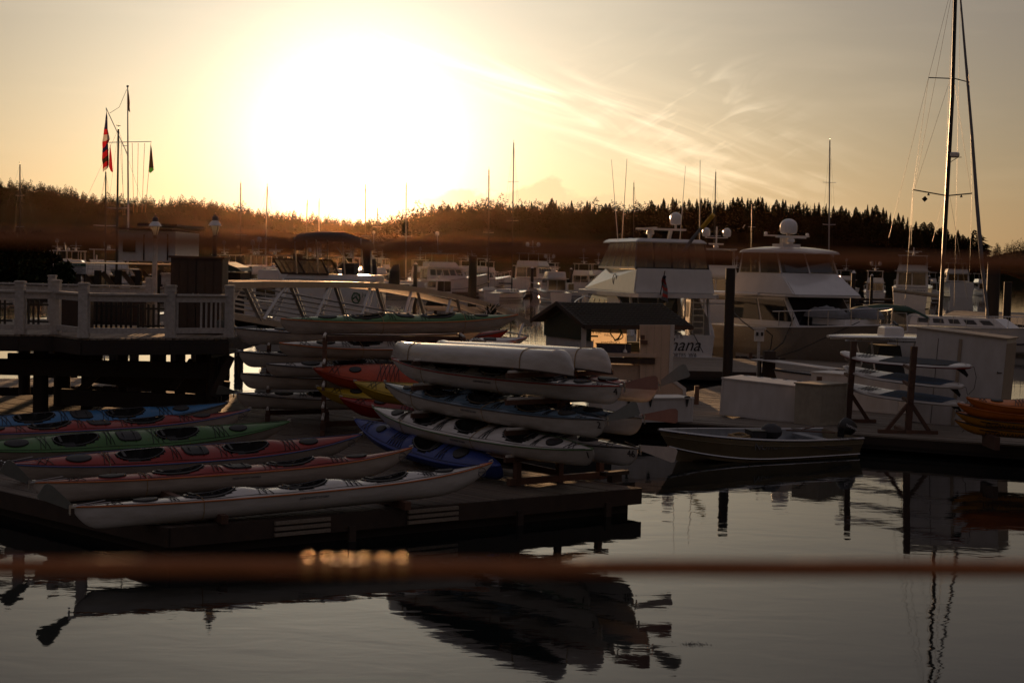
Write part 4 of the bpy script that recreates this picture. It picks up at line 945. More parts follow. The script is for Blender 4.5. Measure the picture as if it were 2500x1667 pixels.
y1 = AT(773,957,36.0); kayak('y1', y1+Vector((4.6,-0.4,-0.05)), y1, 0.35, 'yellow plastic kayak pointing left, the further left of two yellow bows', GM, 'kayak_yellow','kayak_yellow','kayak_yellow',SNG,B=0.68,dep=0.25,bow_up=0.14)
y2 = AT(866,945,35.0); kayak('y2', y2+Vector((4.2,-1.0,-0.05)), y2, 0.45, 'yellow plastic kayak bow nearest the white kayaks of the front rack', GM, 'kayak_yellow','kayak_yellow','kayak_yellow',SNG,B=0.72,dep=0.28,bow_up=0.16)
r2 = AT(830,985,35.5); kayak('r2', r2+Vector((4.6,-0.4,0)), r2, 0.3, 'dark red plastic kayak lying lowest below the yellow ones', GM, 'kayak_red','kayak_red','kayak_red',SNG,B=0.7,dep=0.28)
k_b = AT(872,1036,0) if False else ON(872,1036,1.0); k_s = ON(1225,1140,0.80)
kayak('royal', k_s, k_b, 0.55, 'royal blue plastic kayak lying on the dock under the front rack', 'plastic kayaks on the dock', 'kayak_royal','kayak_royal','kayak_royal',SNG,B=0.70,dep=0.30,bow_up=0.16,crown=0.09)
# ---- left rack of white kayaks
GA_ = 'white kayaks on the left rack'
for i,(px,py,lab) in enumerate(((576,806,'top'),(584,863,'second from top'),(587,916,'third from top'),(577,964,'lowest'))):
    a = AT(px,py,38.4); kayak('a', a, a+Vector((6.0,1.6,-0.02)), 0.10 if i != 3 else 0.2, 'white kayak stern with dark seam, %s on the rack beside the pier' % lab, GA_, 'kayak_white','kayak_cream','stripe_dark',DBL,B=0.66,dep=0.32,stern_up=0.07,bow_up=0.1,rud=((0.25 if i != 1 else -0.05),0.25,'rudder_grey',0.42 if i != 1 else 0.62) if i in (0,1,3) else None)
rackframe('kayak_rack','timber rack holding the green kayak and the coloured plastic kayaks',AT(790,900,35.6),AT(1130,900,37.2),(0.85,1.12,1.60,2.12,2.72),Vector((-0.2,2.0,0)),top=2.72)
rackframe('kayak_rack','timber rack beside the pier holding four white kayak sterns',AT(655,900,38.2),AT(800,900,39.0),(0.78,1.30,1.80,2.36),Vector((-0.2,1.4,0)),top=2.5)
# ------------------------------------------------------------------ kiosk
YK = ON(1640,963).y
def KX(x, y, Y=None): return AT(x,y,YK if Y is None else Y)
kz = 0.45
ks = thing('kiosk', 'open white booth with a shingled hip roof and a serving counter', 'kiosk')
xl, xr = KX(1332,795).x, KX(1645,795).x
ze = KX(1560,794).z; zr = KX(1500,741,YK+1.7).z
yb = YK+3.0
e0 = KX(1296,794).x; e1 = KX(1709,794).x; yf = YK-0.45; ybk = yb+0.45
FL = AT(1427,795,YK-0.45); BL = AT(1297,776,YK+3.2); BL.z = FL.z
gdir = (BL-FL); Lg = gdir.length; gdir.normalize(); rdir = Vector((gdir.y,-gdir.x,0))
rdir = rdir if rdir.x > 0 else -rdir
FR = FL+rdir*3.95; BR = BL+rdir*3.95; zr = AT(1367,738,YK+1.4).z; rl = (FL+BL)/2; rl.z = zr; rr = rl+rdir*3.9
def slab(nm, m, quad, th, par=ks):
    n_ = (quad[1]-quad[0]).cross(quad[-1]-quad[0]).normalized()*th; b = MB(); k = len(quad); b.add(quad+[q-n_ for q in quad],[tuple(range(k)),tuple(range(2*k-1,k-1,-1))]+[(i,k+i,k+(i+1)%k,(i+1)%k) for i in range(k)]); return b.build(nm,m,par)
slab('roof_slope','wood_dark',[FL,FR,rr,rl],0.06); slab('roof_slope','wood_dark',[BR,BL,rl,rr],0.06)
b = MB()
def course(P0,P1,T0,T1,n):
    rs = random.Random(2)
    nrm = (P1-P0).cross(T0-P0).normalized(); nrm = nrm if nrm.z > 0 else -nrm
    for i in range(n):
        q0, q1 = i/n, (i+1.25)/n; A = P0.lerp(T0,q0); B_ = P1.lerp(T1,q0); A2 = P0.lerp(T0,min(1,q1)); B2 = P1.lerp(T1,min(1,q1)); Ln = (B_-A).length; m_ = max(1,int(Ln/0.16))
        for k in range(m_):
            u0, u1 = k/m_+0.003, (k+1)/m_-0.006; dd = rs.uniform(-0.012,0.012)
            a, c, e, g = A.lerp(B_,u0),A.lerp(B_,u1),A2.lerp(B2,u1),A2.lerp(B2,u0); dn = (a-g).normalized()*dd
            b.add([a+dn+nrm*0.035,c+dn+nrm*0.035,e+nrm*0.012,g+nrm*0.012,a+dn+nrm*0.012,c+dn+nrm*0.012],[(0,1,2,3),(0,4,5,1)])
course(FL,FR,rl,rr,11); course(BR,BL,rr,rl,11)
tag(b.build('shingle_courses','shingle',ks,fix=False),kind='stuff')
zq = AT(1360,828,YK+0.6).z
ins = rdir*0.40; A_ = FL-gdir*(-0.30)+ins; B_ = BL-gdir*0.30+ins; ap = rl+ins-Vector((0,0,0.14))
W = [Vector((A_.x,A_.y,zq)),Vector((B_.x,B_.y,zq)),Vector((B_.x,B_.y,FL.z+0.0)),ap,Vector((A_.x,A_.y,FL.z+0.0))]
slab('gable_siding','green_roof',W,0.06)
slab('gable_wall','white_panel',[Vector((A_.x+0.08,A_.y,0.45)),Vector((B_.x+0.08,B_.y,0.45)),Vector((B_.x+0.08,B_.y,zq)),Vector((A_.x+0.08,A_.y,zq))],0.06)
m_ = A_.lerp(B_,0.42); MB().box((m_.x+0.02,m_.y,(0.45+zq)/2-0.05),(0.03,1.0,zq-0.6),rz=math.atan2(gdir.y,gdir.x)-PI/2).build('door','sign_white',ks)
for P,Q in ((FL,rl),(BL,rl)): MB().bar(P-rdir*0.02+Vector((0,0,-0.03)),Q-rdir*0.02+Vector((0,0,-0.03)),0.05,0.13).build('barge_board','wood_dark',ks)
MB().bar(FL+Vector((0,-0.02,-0.05)),FR+Vector((0,-0.02,-0.05)),0.05,0.12).build('eave_board','wood_dark',ks)
def kbox(x0,y0,x1,y1,Yf,dep,nm,m,par=ks):
    p = AT(x0,y0,Yf); q = AT(x1,y1,Yf); return MB().box(((p.x+q.x)/2,Yf+dep/2,(p.z+q.z)/2),(abs(q.x-p.x),dep,abs(p.z-q.z))).build(nm,m,par)
def kfloor(x0,y0,x1,Yf,dep,nm,m,par=ks,zb=0.45):
    p = AT(x0,y0,Yf); q = AT(x1,y0,Yf); return MB().box(((p.x+q.x)/2,Yf+dep/2,(p.z+zb)/2),(abs(q.x-p.x),dep,p.z-zb)).build(nm,m,par)
kfloor(1420,795,1432,YK-0.1,0.12,'corner_post','white_panel')
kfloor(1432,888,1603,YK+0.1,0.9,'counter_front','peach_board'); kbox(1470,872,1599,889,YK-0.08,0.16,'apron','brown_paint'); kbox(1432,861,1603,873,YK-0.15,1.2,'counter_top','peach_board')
# right hand wing wall that flares out at the foot
pts = [(1562,793),(1645,793),(1637,795),(1633,922),(1672,945),(1674,963),(1590,963),(1590,905),(1562,885)]
pts = [(1562,793),(1647,793),(1640,922),(1664,941),(1674,948),(1674,964),(1562,964)]
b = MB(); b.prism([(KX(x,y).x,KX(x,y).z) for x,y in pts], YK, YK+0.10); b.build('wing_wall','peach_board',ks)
b = MB(); tr = [(1637,793),(1647,793),(1641,922),(1675,947),(1675,964),(1667,964),(1667,951),(1632,926)]
b.prism([(KX(x,y).x,KX(x,y).z) for x,y in tr], YK-0.03, YK-0.002); b.build('trim_board','white_panel',ks)
for x_ in (1580,1598,1616): q = KX(x_,795); b = MB(); b.box((q.x,YK-0.004,(q.z+0.5)/2+0.2),(0.012,0.006,q.z-0.9)); b.build('board_joint','tan_board',ks)
kbox(1565,818,1574,828,YK-0.06,0.06,'leaflet_box','wood_rack'); kbox(1565,831,1581,840,YK-0.10,0.1,'leaflet_box','wood_rack')
kfloor(1556,795,1563,yb-0.3,0.12,'corner_post','white_panel'); 
# banner hanging in the opening, seen from behind
bn = thing('banner', 'pale banner seen from behind hanging in the kiosk opening with reversed lettering', 'banner')
YBn = YK+0.9; secs = []
for i in range(13):
    u = i/12; row = []
    for j in range(9):
        v = j/8; p = AT(1431+99*u, 792+(55+5*u-4*u*u)*v, YBn); p.y += 0.05*math.sin(u*7+v*2)*v; row.append(p)
    secs.append(row)
MB().loft(secs,cap=False).build('cloth','banner_cloth',bn,smooth=True,fix=False)
def btx(s_, x, y, size, m='letter_green'):
    p = AT(x,y,YBn-0.09); o = text(s_, size, bn, p, (PI/2,0,0), m, 'lettering'); o.scale = (-1,1,1)
btx('Whale &',1444,797,0.15); btx('Sea Kayak',1446,811,0.15); btx('1:30',1442,833,0.15)
o = kbox(1432,818,1460,823,YBn-0.10,0.01,'print_band','letter_green',bn)
btx('San',1497,800,0.15,'letter_grey'); btx('Juan',1484,817,0.15,'letter_grey'); btx('Outfitters',1490,836,0.15,'letter_grey')
b = MB(); P = [AT(1505+14*math.cos(a)*(1+0.35*math.sin(2*a)),815+15*math.sin(a),YBn-0.1) for a in [2*PI*k/22 for k in range(22)]]; b.tube(P,0.018,5,closed=True)
b.tube([AT(1512,800,YBn-0.1),AT(1518,812,YBn-0.1),AT(1510,826,YBn-0.1),AT(1500,832,YBn-0.1)],0.03,5); b.build('orca_drawing','letter_green',bn)
for x_ in (1432,1530): MB().tube([AT(x_,792,YBn),AT(x_,862,YBn)],0.008,5).build('cord','rope_white',bn)
tb = thing('wheeled_bin', 'tall dark wheeled bin seen through the kiosk opening', 'bin', (KX(1543,860,YK+2.2).x,YK+2.2,0.45))
MB().loft([[(-.24,-.28,.05),(.24,-.28,.05),(.24,.28,.05),(-.24,.28,.05)],[(-.3,-.34,1.45),(.3,-.34,1.45),(.3,.34,1.45),(-.3,.34,1.45)]],closed=True).build('body','bin_green',tb)
MB().box((0,0,1.5),(0.66,0.76,0.08)).build('lid','bin_green',tb); MB().tube([(-.25,.3,.1),(.25,.3,.1)],0.1,10).build('wheel','black_rubber',tb)
cl = thing('wrapped_crate','dark blue wrapped crate on the kiosk counter under the banner','crate',KX(1497,861,YK+0.5)); MB().box((0,0,0.14),(1.1,0.4,0.27)).build('body','navy',cl); MB().box((0,0,0.285),(1.14,0.44,0.02)).build('lid','black_rubber',cl)
bl = thing('counter_bell','small white lamp weight hanging beside the banner over the counter','weight',KX(1526,861,YK+0.2)); MB().lathe((0,0,0.005),[(0.07,0),(0.07,0.05),(0.03,0.10),(0.01,0.12)],12).build('body','gelcoat',bl,smooth=True); MB().tube([(0,0,0.12),(0,0,0.5)],0.006,5).build('cord','rope_white',bl)
# ------------------------------------------------------------------ lockers
def locker(P0, P1, depth, h, label, lids=1, hinge=True, m='white_panel', over=0.03, mat_side=None, tilt=0):
    P0 = Vector(P0); P1 = Vector(P1); d = P1-P0; d.z = 0; w_ = d.length; rz = math.atan2(d.y,d.x)
    t = thing('dock_locker', label, 'locker', mtx=Matrix.Translation((P0.x,P0.y,0.45+math.sin(tilt)*w_*0.5)) @ Matrix.Rotation(rz,4,'Z') @ Matrix.Rotation(tilt,4,'Y'))
    MB().box((w_/2,depth/2,h/2),(w_,depth,h)).build('body',m,t)
    MB().box((w_+0.004,depth/2,h/2),(0.014,depth-0.01,h-0.01)).build('side_panel',mat_side or m,t)
    for x_ in (0.02,w_-0.02): MB().box((x_,-0.008,h/2),(0.05,0.02,h)).build('corner_trim',m,t)
    MB().box((w_/2,-0.008,0.04),(w_,0.022,0.08)).build('base_trim',m,t)
    for k in range(lids):
        l0 = w_*k/lids-(over if k == 0 else -0.006); l1 = w_*(k+1)/lids+(over if k == lids-1 else -0.006)
        b = MB(); b.box(((l0+l1)/2,depth/2,h+0.02),(l1-l0,depth+2*over,0.035)); b.build('lid',m,t)
        if hinge:
            for q in (0.15,0.5,0.85):
                x_ = l0+(l1-l0)*q; b = MB(); b.box((x_,depth*0.93,h+0.042),(0.10,0.05,0.012)); b.tube([(x_-0.05,depth+over,h+0.04),(x_+0.05,depth+over,h+0.04)],0.010,5); b.build('hinge','black_metal',t)
    return t
Lp = ON(1757,1016); locker(Lp,Lp+Vector((1.95,-1.12,0)),1.45,0.98,'white two-lid dock locker in the middle, its lids side by side',2,tilt=0.045)
t = locker(ON(1470,1032),ON(1690,1029),0.9,0.60,'long low white locker in front of the kiosk with strap hinges',1,hinge=False)
wl = (ON(1690,1029)-ON(1470,1032)).length
for q in (0.28,0.52,0.93):
    b = MB(); x_ = wl*q; b.add([(x_-0.05,-0.035,0.60),(x_+0.05,-0.035,0.60),(x_+0.012,-0.030,0.40),(x_-0.012,-0.030,0.40),(x_-0.05,-0.022,0.60),(x_+0.05,-0.022,0.60),(x_+0.012,-0.022,0.40),(x_-0.012,-0.022,0.40)],[(0,3,2,1),(4,5,6,7),(0,4,7,3),(1,2,6,5)])
    b.box((x_,-0.03,0.655),(0.16,0.03,0.03)); b.build('strap_hinge','black_metal',t)
locker(ON(2000,1040),ON(2064,1034),0.8,1.05,'narrow pale grey locker standing behind the two-lid locker',1,hinge=False,m='canvas_tan')
locker(ON(2003,1003)+Vector((0,1.5,0)),ON(2225,1024)+Vector((0,1.5,0)),1.1,1.0,'white locker behind the paddleboard rack',1,hinge=False)
b = thing('long_cover_board','long white hatch board lying behind the two-lid locker','board'); p = ON(1862,925)+Vector((0,1,0)); q = ON(2060,955)+Vector((0,1,0)); MB().bar((p.x,p.y,1.12),(q.x,q.y,1.12),0.7,0.03).build('board','white_panel',b)
for e in (p,q): MB().box((e.x*0.97+0.03*(p.x+q.x)/2,e.y,0.78),(0.06,0.5,0.66)).build('leg','wood_dark',b)
# tall leaning white cabinet
P0 = ON(2218,1030); P1 = P0+Vector((2.08,-1.15,0)); d = P1-P0; d.z = 0; wc = d.length
mx = Matrix.Translation((P0.x,P0.y,0.45)) @ Matrix.Rotation(math.atan2(d.y,d.x),4,'Z') @ Matrix.Rotation(math.radians(3.2),4,'Y')
tc_ = thing('tall_cabinet','tall leaning white plywood cabinet behind the paddleboards','cabinet',mtx=mx); hc = 2.55
b = MB(); b.prism([(0,0.03),(wc,0.03),(wc,hc-0.06),(0,hc)],0.0,1.25); b.build('body','white_panel',tc_)
b = MB(); b.prism([(-0.04,hc+0.005),(wc+0.05,hc-0.058),(wc+0.05,hc-0.02),(-0.04,hc+0.04)],-0.05,1.3); b.build('roof','tan_board',tc_)
MB().box((wc*0.5,-0.02,hc*0.47),(0.085,0.035,hc*0.93)).build('centre_batten','tan_board',tc_)
MB().box((wc*0.25,-0.006,hc*0.47),(0.01,0.012,hc*0.9)).build('door_gap','wood_dark',tc_)
MB().box((wc+0.008,0.625,1.2),(0.012,1.25,2.36)).build('side_panel','tan_board',tc_)
for q in (0.46,0.96): 
    b = MB(); b.box((wc*q,-0.015,1.6),(0.10,0.02,0.02)); b.box((wc*q-0.06,-0.02,1.6),(0.02,0.03,0.05)); b.build('latch','black_metal',tc_)
# ------------------------------------------------------------------ paddleboard rack
sr = thing('paddleboard_rack','rust brown post rack with three paddleboards at the right','rack')
A1 = ON(2070,1030); A2 = ON(2216,1058); lean = Vector((0.085,0.0,0))
for P,h in ((A1,2.18),(A2,2.2)):
    MB().bar((P.x,P.y,0.45),(P.x+lean.x,P.y,0.45+h),0.15,0.13,up=(0,1,0)).build('post','wood_rack',sr)
    MB().box((P.x,P.y,0.49),(1.5,0.13,0.10)).build('foot','wood_rack',sr); MB().box((P.x,P.y+0.5,0.49),(0.14,1.3,0.10)).build('foot','wood_rack',sr)
    for s in (-1,1): MB().bar((P.x+s*0.55,P.y+0.02,0.50),(P.x+0.03,P.y+0.02,1.25),0.09,0.10,up=(0,1,0)).build('brace','wood_rack',sr)
    for z_ in (1.30,1.72,2.14): MB().bar((P.x+0.03,P.y-0.1,z_-0.06),(P.x+0.06,P.y+0.85,z_-0.02),0.07,0.08).build('arm','wood_rack',sr)
def sup(A, B_, label, top, bottom, pad, z0=0.0, group='paddleboards on the rack'):
    A = Vector(A); B_ = Vector(B_); x = B_-A; L = x.length; x.normalize(); y = Vector((0,0,1)).cross(x).normalized(); z = x.cross(y); R = Matrix.Rotation(0.16,3,x); y = R@y; z = R@z
    t = thing('paddleboard',label,'paddleboard',group=group,mtx=Matrix.Translation((A+B_)/2) @ Matrix((x,y,z)).transposed().to_4x4())
    def hb(x_): u = 2*x_/L; return 0.39*max(0,1-abs(u)**(2.6 if u < 0 else 3.2))**0.62+0.004
    def rk(x_): u = 2*x_/L; return (0.13*max(0,-u)**3)
    xs = [L/2*math.sin(PI/2*(2*i/30-1)) for i in range(31)]; sec = []; 
    for x_ in xs:
        row = []
        for j in range(12):
            a = 2*PI*j/12; th = 0.055*min(1,hb(x_)/0.1); row.append((x_,hb(x_)*math.copysign(abs(math.cos(a))**0.7,math.cos(a)),rk(x_)+th*math.copysign(abs(math.sin(a))**0.6,math.sin(a))))
        sec.append(row)
    b = MB(); b.loft(sec,closed=True); 
    b.m = [1 if sum(b.v[i][2]-rk(b.v[i][0]) for i in f)/len(f) < 0.0 else 0 for f in b.f]; b.build('board',[top,bottom],t,smooth=True)
    b = MB(); px_ = [x_ for x_ in [-L*0.12+L*0.5*k/14 for k in range(15)]]; b.loft([[(x_,-hb(x_)*0.86,rk(x_)+0.052),(x_,-hb(x_)*0.86,rk(x_)+0.060),(x_,hb(x_)*0.86,rk(x_)+0.060),(x_,hb(x_)*0.86,rk(x_)+0.052)] for x_ in px_],closed=True); b.build('deck_pad',pad,t)
    b = MB(); b.prism([(L*0.38,-0.05),(L*0.45,-0.05),(L*0.475,-0.20),(L*0.465,-0.27),(L*0.44,-0.20),(L*0.40,-0.10)],-0.006,0.006); b.build('fin','black_rubber',t)
    b = MB(); x0 = -L*0.34; P = [(x0+0.12*k,(-1)**k*0.2,rk(x0+0.12*k)+0.065) for k in range(5)]; b.tube(P,0.006,5); b.tube([(p_[0],-p_[1],p_[2]) for p_ in P],0.006,5); b.build('deck_bungee','black_rubber',t)
    MB().box((0,0,0.058),(0.16,0.03,0.006)).build('handle','black_rubber',t)
    b = MB(); b.tube([(L*0.46,0.0,0.06),(L*0.52,0.0,0.0),(L*0.53,0,-0.25),(L*0.50,0.05,-0.55),(L*0.46,0.02,-0.72)],0.007,5); b.build('leash','black_rubber',t)
    return t
def SR(z_, xl_, xr_, dz_=0): 
    Yl = A1.y-0.0+0.38; Yr = A2.y+0.38-0.9
    return AT(*xl_,Yl+0.3), AT(*xr_,Yr)
l, r_ = SR(0,(2053,871),(2371,896)); sup(l, r_, 'black decked paddleboard with red edge on the top level of the rack','kayak_white','kayak_red','pad_dark')
l, r_ = SR(0,(2060,906),(2352,945)); sup(l, r_, 'white paddleboard with dark grey pad on the middle level of the rack','kayak_white','kayak_white','pad_blue')
l, r_ = SR(0,(2066,948),(2355,988)); sup(l, r_, 'white paddleboard with blue pad on the lowest level of the rack','kayak_white','kayak_white','pad_blue')
# ------------------------------------------------------------------ sit-on-top kayaks at the right edge
for i,(px,py,dm,hm,lab) in enumerate(((2360,978,'sit_orange','sit_orange','plain orange sit-on-top kayak on top of the stack at the right edge'),(2338,992,'sit_orange','sit_orange','orange sit-on-top kayak second from the top at the right edge'),(2334,1012,'sit_orange','poly_yellow','orange and yellow sit-on-top kayak second from the bottom at the right edge'),(2332,1032,'poly_yellow','poly_yellow','yellow sit-on-top kayak at the bottom of the stack at the right edge'))):
    A = AT(px,py,37.0+0.12*i); Bq = A+Vector((3.4,-0.7,-0.06))
    t, stx, geo = kayak('s', Bq, A, 0.16, lab, 'stacked sit-on-top kayaks', dm, hm, 'stripe_dark' if i > 1 else dm, SNG, B=0.80, dep=0.22, bow_up=0.10, crown=0.05)
    if i >= 2: stx('OCEAN KAYAK', 0.36, 0.11, 0.13, 'letter_black', shear=0.35)
    if i >= 2:
        L,hb,sh,ke,dz = geo; b = MB(); b.tube([(L*0.34,hb(L*0.34)+0.01,sh(L*.34)-0.07),(L*0.30,hb(L*0.30)+0.012,sh(L*.3)-0.07),(L*0.22,hb(L*0.22)+0.012,sh(L*.22)-0.05)],0.012,5); b.build('emblem_stroke','letter_black',t)
# support cradle
sc_t = thing('kayak_cradle','low timber cradle under the orange and yellow kayaks at the right edge','rack'); 
for dx in (0.8,2.4): p = AT(2335,1060,36.8); MB().box((p.x+dx,36.9-dx*0.2,0.58),(0.12,1.0,0.30)).build('beam','wood_rack',sc_t)
# ------------------------------------------------------------------ generic hull
def hullmesh(L, B, f0, f1, draft=0.25, full=0.55, trans=0.86, chine=0.5, flare=0.10, rake=0.12, n=22, powr=2.1):
    """x 0 = transom, x L = stem. returns fns and sections"""
    def hb(u): return B/2*(trans+(1-trans)*min(1,u/0.35))*(1 if u < full else max(0.0,1-((u-full)/(1-full))**powr))+0.01
    def sh(u): return f0+(f1-f0)*u**2.2
    secs = []
    for i in range(n+1):
        u = math.sin(PI/2*i/n); w = hb(u); s = sh(u); c = 0.10+0.35*max(0,(u-0.5)/0.5)**2*f1; k = -draft+max(0,(u-0.72)/0.28)**2.5*(draft+0.02); wc_ = w*(1-flare-0.45*max(0,(u-0.6)/0.4)**1.5)
        xo = lambda z: L*u - rake*L*0.55*(1-(z-k)/(s-k+1e-6))*u**6
        half = [(xo(s),w,s),(xo(s-0.08),w,s-0.08),(xo((s+c)/2),(w*0.55+wc_*0.45),(s+c)/2),(xo(c),wc_,c),(xo(c*0.5),wc_*0.93,max(k,c-0.10)),(xo(k),0.01,k)]
        secs.append(half+[(x_,-y_,z_) for x_,y_,z_ in half[::-1]])
    return secs, hb, sh
def hull(par, L, B, f0, f1, m='gelcoat', stripe=None, rub='black_rubber', deckm='gelcoat', **kw):
    secs, hb, sh = hullmesh(L,B,f0,f1,**kw)
    MB().loft(secs).build('hull',m,par,smooth=True)
    b = MB(); b.loft([[(s[0][0]*0.997,s[0][1]*0.985,s[0][2]-0.012),(s[0][0]*0.997,-s[0][1]*0.985,s[0][2]-0.012)] for s in secs],cap=False); b.build('deck',deckm,par)
    for sd in (1,-1): MB().tube([(s[0][0],sd*(s[0][1]+0.012),s[0][2]-0.03) for s in secs],0.035,6).build('rub_rail',rub,par)
    if stripe:
        for sd in (1,-1): MB().tube([(s[2][0],sd*(s[2][1]*0.6+s[3][1]*0.4+0.015),s[2][2]*0.6+s[3][2]*0.4) for s in secs[:-1]],0.05,5).build('boot_stripe',stripe,par)
    return hb, sh
def frust(x0,x1,w0,w1,z0,z1,fr=0.0,ar=0.0,tw=0.9):
    """8 corners: bottom aft/fore at z0, top at z1; fr forward rake, ar aft rake, tw top width factor"""
    lo = [Vector((x0,-w0/2,z0)),Vector((x1,-w1/2,z0)),Vector((x1,w1/2,z0)),Vector((x0,w0/2,z0))]
    hi = [Vector((x0+ar,-w0/2*tw,z1)),Vector((x1-fr,-w1/2*tw,z1)),Vector((x1-fr,w1/2*tw,z1)),Vector((x0+ar,w0/2*tw,z1))]
    return lo, hi
def house(par, nm, m, *a, rnd_=True, **k):
    lo, hi = frust(*a,**k); b = MB(); b.add(lo+hi,[(3,2,1,0),(4,5,6,7),(0,1,5,4),(1,2,6,5),(2,3,7,6),(3,0,4,7)]); me = b.mesh(nm,m)
    bm = bmesh.new(); bm.from_mesh(me); bmesh.ops.bevel(bm,geom=bm.edges,offset=0.06,segments=2,affect='EDGES'); bm.to_mesh(me); bm.free()
    link(nm,me,par); faces = dict(star=[lo[0],lo[1],hi[1],hi[0]],bow=[lo[1],lo[2],hi[2],hi[1]],port=[lo[2],lo[3],hi[3],hi[2]],stern=[lo[3],lo[0],hi[0],hi[3]]); return faces
def win(par, q, n, v0=0.35, v1=0.85, u0=0.06, u1=0.94, gap=0.03, m='glass_dark', nm='window', fr=True):
    for i in range(n):
        a = u0+(u1-u0)*i/n+gap/2; c = u0+(u1-u0)*(i+1)/n-gap/2
        o = MB().panel(q,a,c,v0,v1,off=0.022,th=0.03).build(nm,m,par)
def rails(par, pts, h, r=0.016, stan=6, nm='bow_rail', m='metal', mid=False):
    top = [Vector(p)+Vector((0,0,h)) for p in pts]; MB().tube(top,r,6).build(nm,m,par)
    if mid: MB().tube([Vector(p)+Vector((0,0,h*0.5)) for p in pts],r*0.7,5).build(nm,m,par)
    for k in range(0,len(pts),max(1,len(pts)//stan)): MB().tube([pts[k],top[k]],r*0.9,5).build('stanchion',m,par)
def dome(par, c, r, m='gelcoat', stem_=0.25):
    c = Vector(c); b = MB(); b.lathe(c,[(r*0.62,0),(r*0.9,r*0.12),(r,r*0.5),(r,r*1.1),(r*0.94,r*1.5),(r*0.75,r*1.85),(r*0.4,r*2.1),(0.01,r*2.18)],16); b.build('radome',m,par,smooth=True)
    MB().tube([c-Vector((0,0,stem_)),c],r*0.22,8).build('dome_stem',m,par)
def radar(par, c, L=1.2, ang_=0.3):
    c = Vector(c); b = MB(); b.lathe(c,[(0.14,0),(0.19,0.05),(0.17,0.2),(0.06,0.24)],12); b.build('radar_motor','gelcoat',par,smooth=True)
    MB().box(c+Vector((0,0,0.30)),(0.12,L,0.10),rz=ang_).build('radar_bar','gelcoat',par)
def antenna(par, a, b_, r=0.02): MB().tube([a,b_],[r,r*0.4],5).build('antenna','gelcoat',par)
def boatroot(name, label, cat, stern, yaw, group=None, roll=0.0):
    m_ = Matrix.Translation((stern[0],stern[1],0)) @ Matrix.Rotation(yaw,4,'Z') @ Matrix.Rotation(roll,4,'X'); return thing(name,label,cat,group=group,mtx=m_)
# ------------------------------------------------------------------ yacht with the name on its stern
Y1 = 72.0; ctr = AT(1655,860,Y1)
oh = boatroot('motor_yacht','big white flybridge yacht moored stern-on with its name on the transom','yacht',(ctr.x-0.1,Y1+0.8),PI/2+0.30)
hb1, sh1 = hull(oh,12.6,4.3,1.30,2.1,stripe='navy',rub='metal',trans=0.94,flare=0.06)
MB().box((-0.62,0,0.30),(1.25,3.9,0.14)).build('swim_platform','gelcoat',oh)
# dark open cockpit, cabin sides and door
f = house(oh,'saloon','gelcoat',3.3,9.4,3.7,2.9,1.35,3.05,fr=1.8,ar=0.1,tw=0.94)
win(oh,f['port'],4,0.42,0.86,0.04,0.86); win(oh,f['star'],4,0.42,0.86,0.04,0.86); win(oh,f['bow'],3,0.3,0.9); win(oh,f['stern'],3,0.08,0.95,0.05,0.95)
for s in (1,-1):
    b = MB(); b.prism([(0.15,1.25),(3.4,1.25),(3.4,3.05),(2.1,3.05),(0.9,2.2),(0.3,1.6)],s*2.06-0.05,s*2.06+0.05); b.build('cockpit_side','gelcoat',oh)
    MB().bar((0.25,s*1.95,1.2),(0.75,s*1.95,3.05),0.10,0.12).build('bridge_strut','gelcoat',oh)
b = MB(); b.box((0.35,-1.05,2.1),(0.05,0.05,1.8)); b.box((0.35,-1.6,2.1),(0.05,0.05,1.8))
for k in range(6): b.box((0.35,-1.325,1.35+0.3*k),(0.06,0.55,0.05))
b.build('bridge_ladder','metal',oh)
MB().box((0.12,0,1.28),(0.26,4.0,0.12)).build('transom_cap','gelcoat',oh); MB().box((0.4,0.9,1.55),(0.5,1.0,0.45)).build('cockpit_locker','gelcoat',oh)
# flybridge overhang slab
b = MB(); sl_ = [(-0.25,1.95),(0.1,2.25),(4.5,2.25),(8.2,1.9),(9.9,1.2),(10.3,0.0)]; out_ = sl_+[(x_,-y_) for x_,y_ in sl_[::-1][1:]]
b.prism(out_,3.06,3.24,fn=lambda u,v,w: (u,v,w)); me = b.build('flybridge_floor','gelcoat',oh)
f2 = house(oh,'flybridge_coaming','gelcoat',0.1,9.6,4.1,2.3,3.242,4.40,fr=3.2,ar=0.10,tw=0.92)
b = MB(); e_ = [Vector((6.2,1.86*math.cos(0),3.95)),]; 
em = (f2['port'][0]*0.62+f2['port'][1]*0.38); 
qq = f2['port']; c0 = (qq[0]*0.45+qq[1]*0.55)*0.5+(qq[3]*0.45+qq[2]*0.55)*0.5+Vector((0,0.04,0)); MB().tube([c0+Vector((0.26*math.cos(a),0.02+0.0*math.sin(a),0.26*math.sin(a))) for a in [2*PI*k/18 for k in range(18)]],0.02,5,closed=True).build('emblem_ring','letter_black',oh)
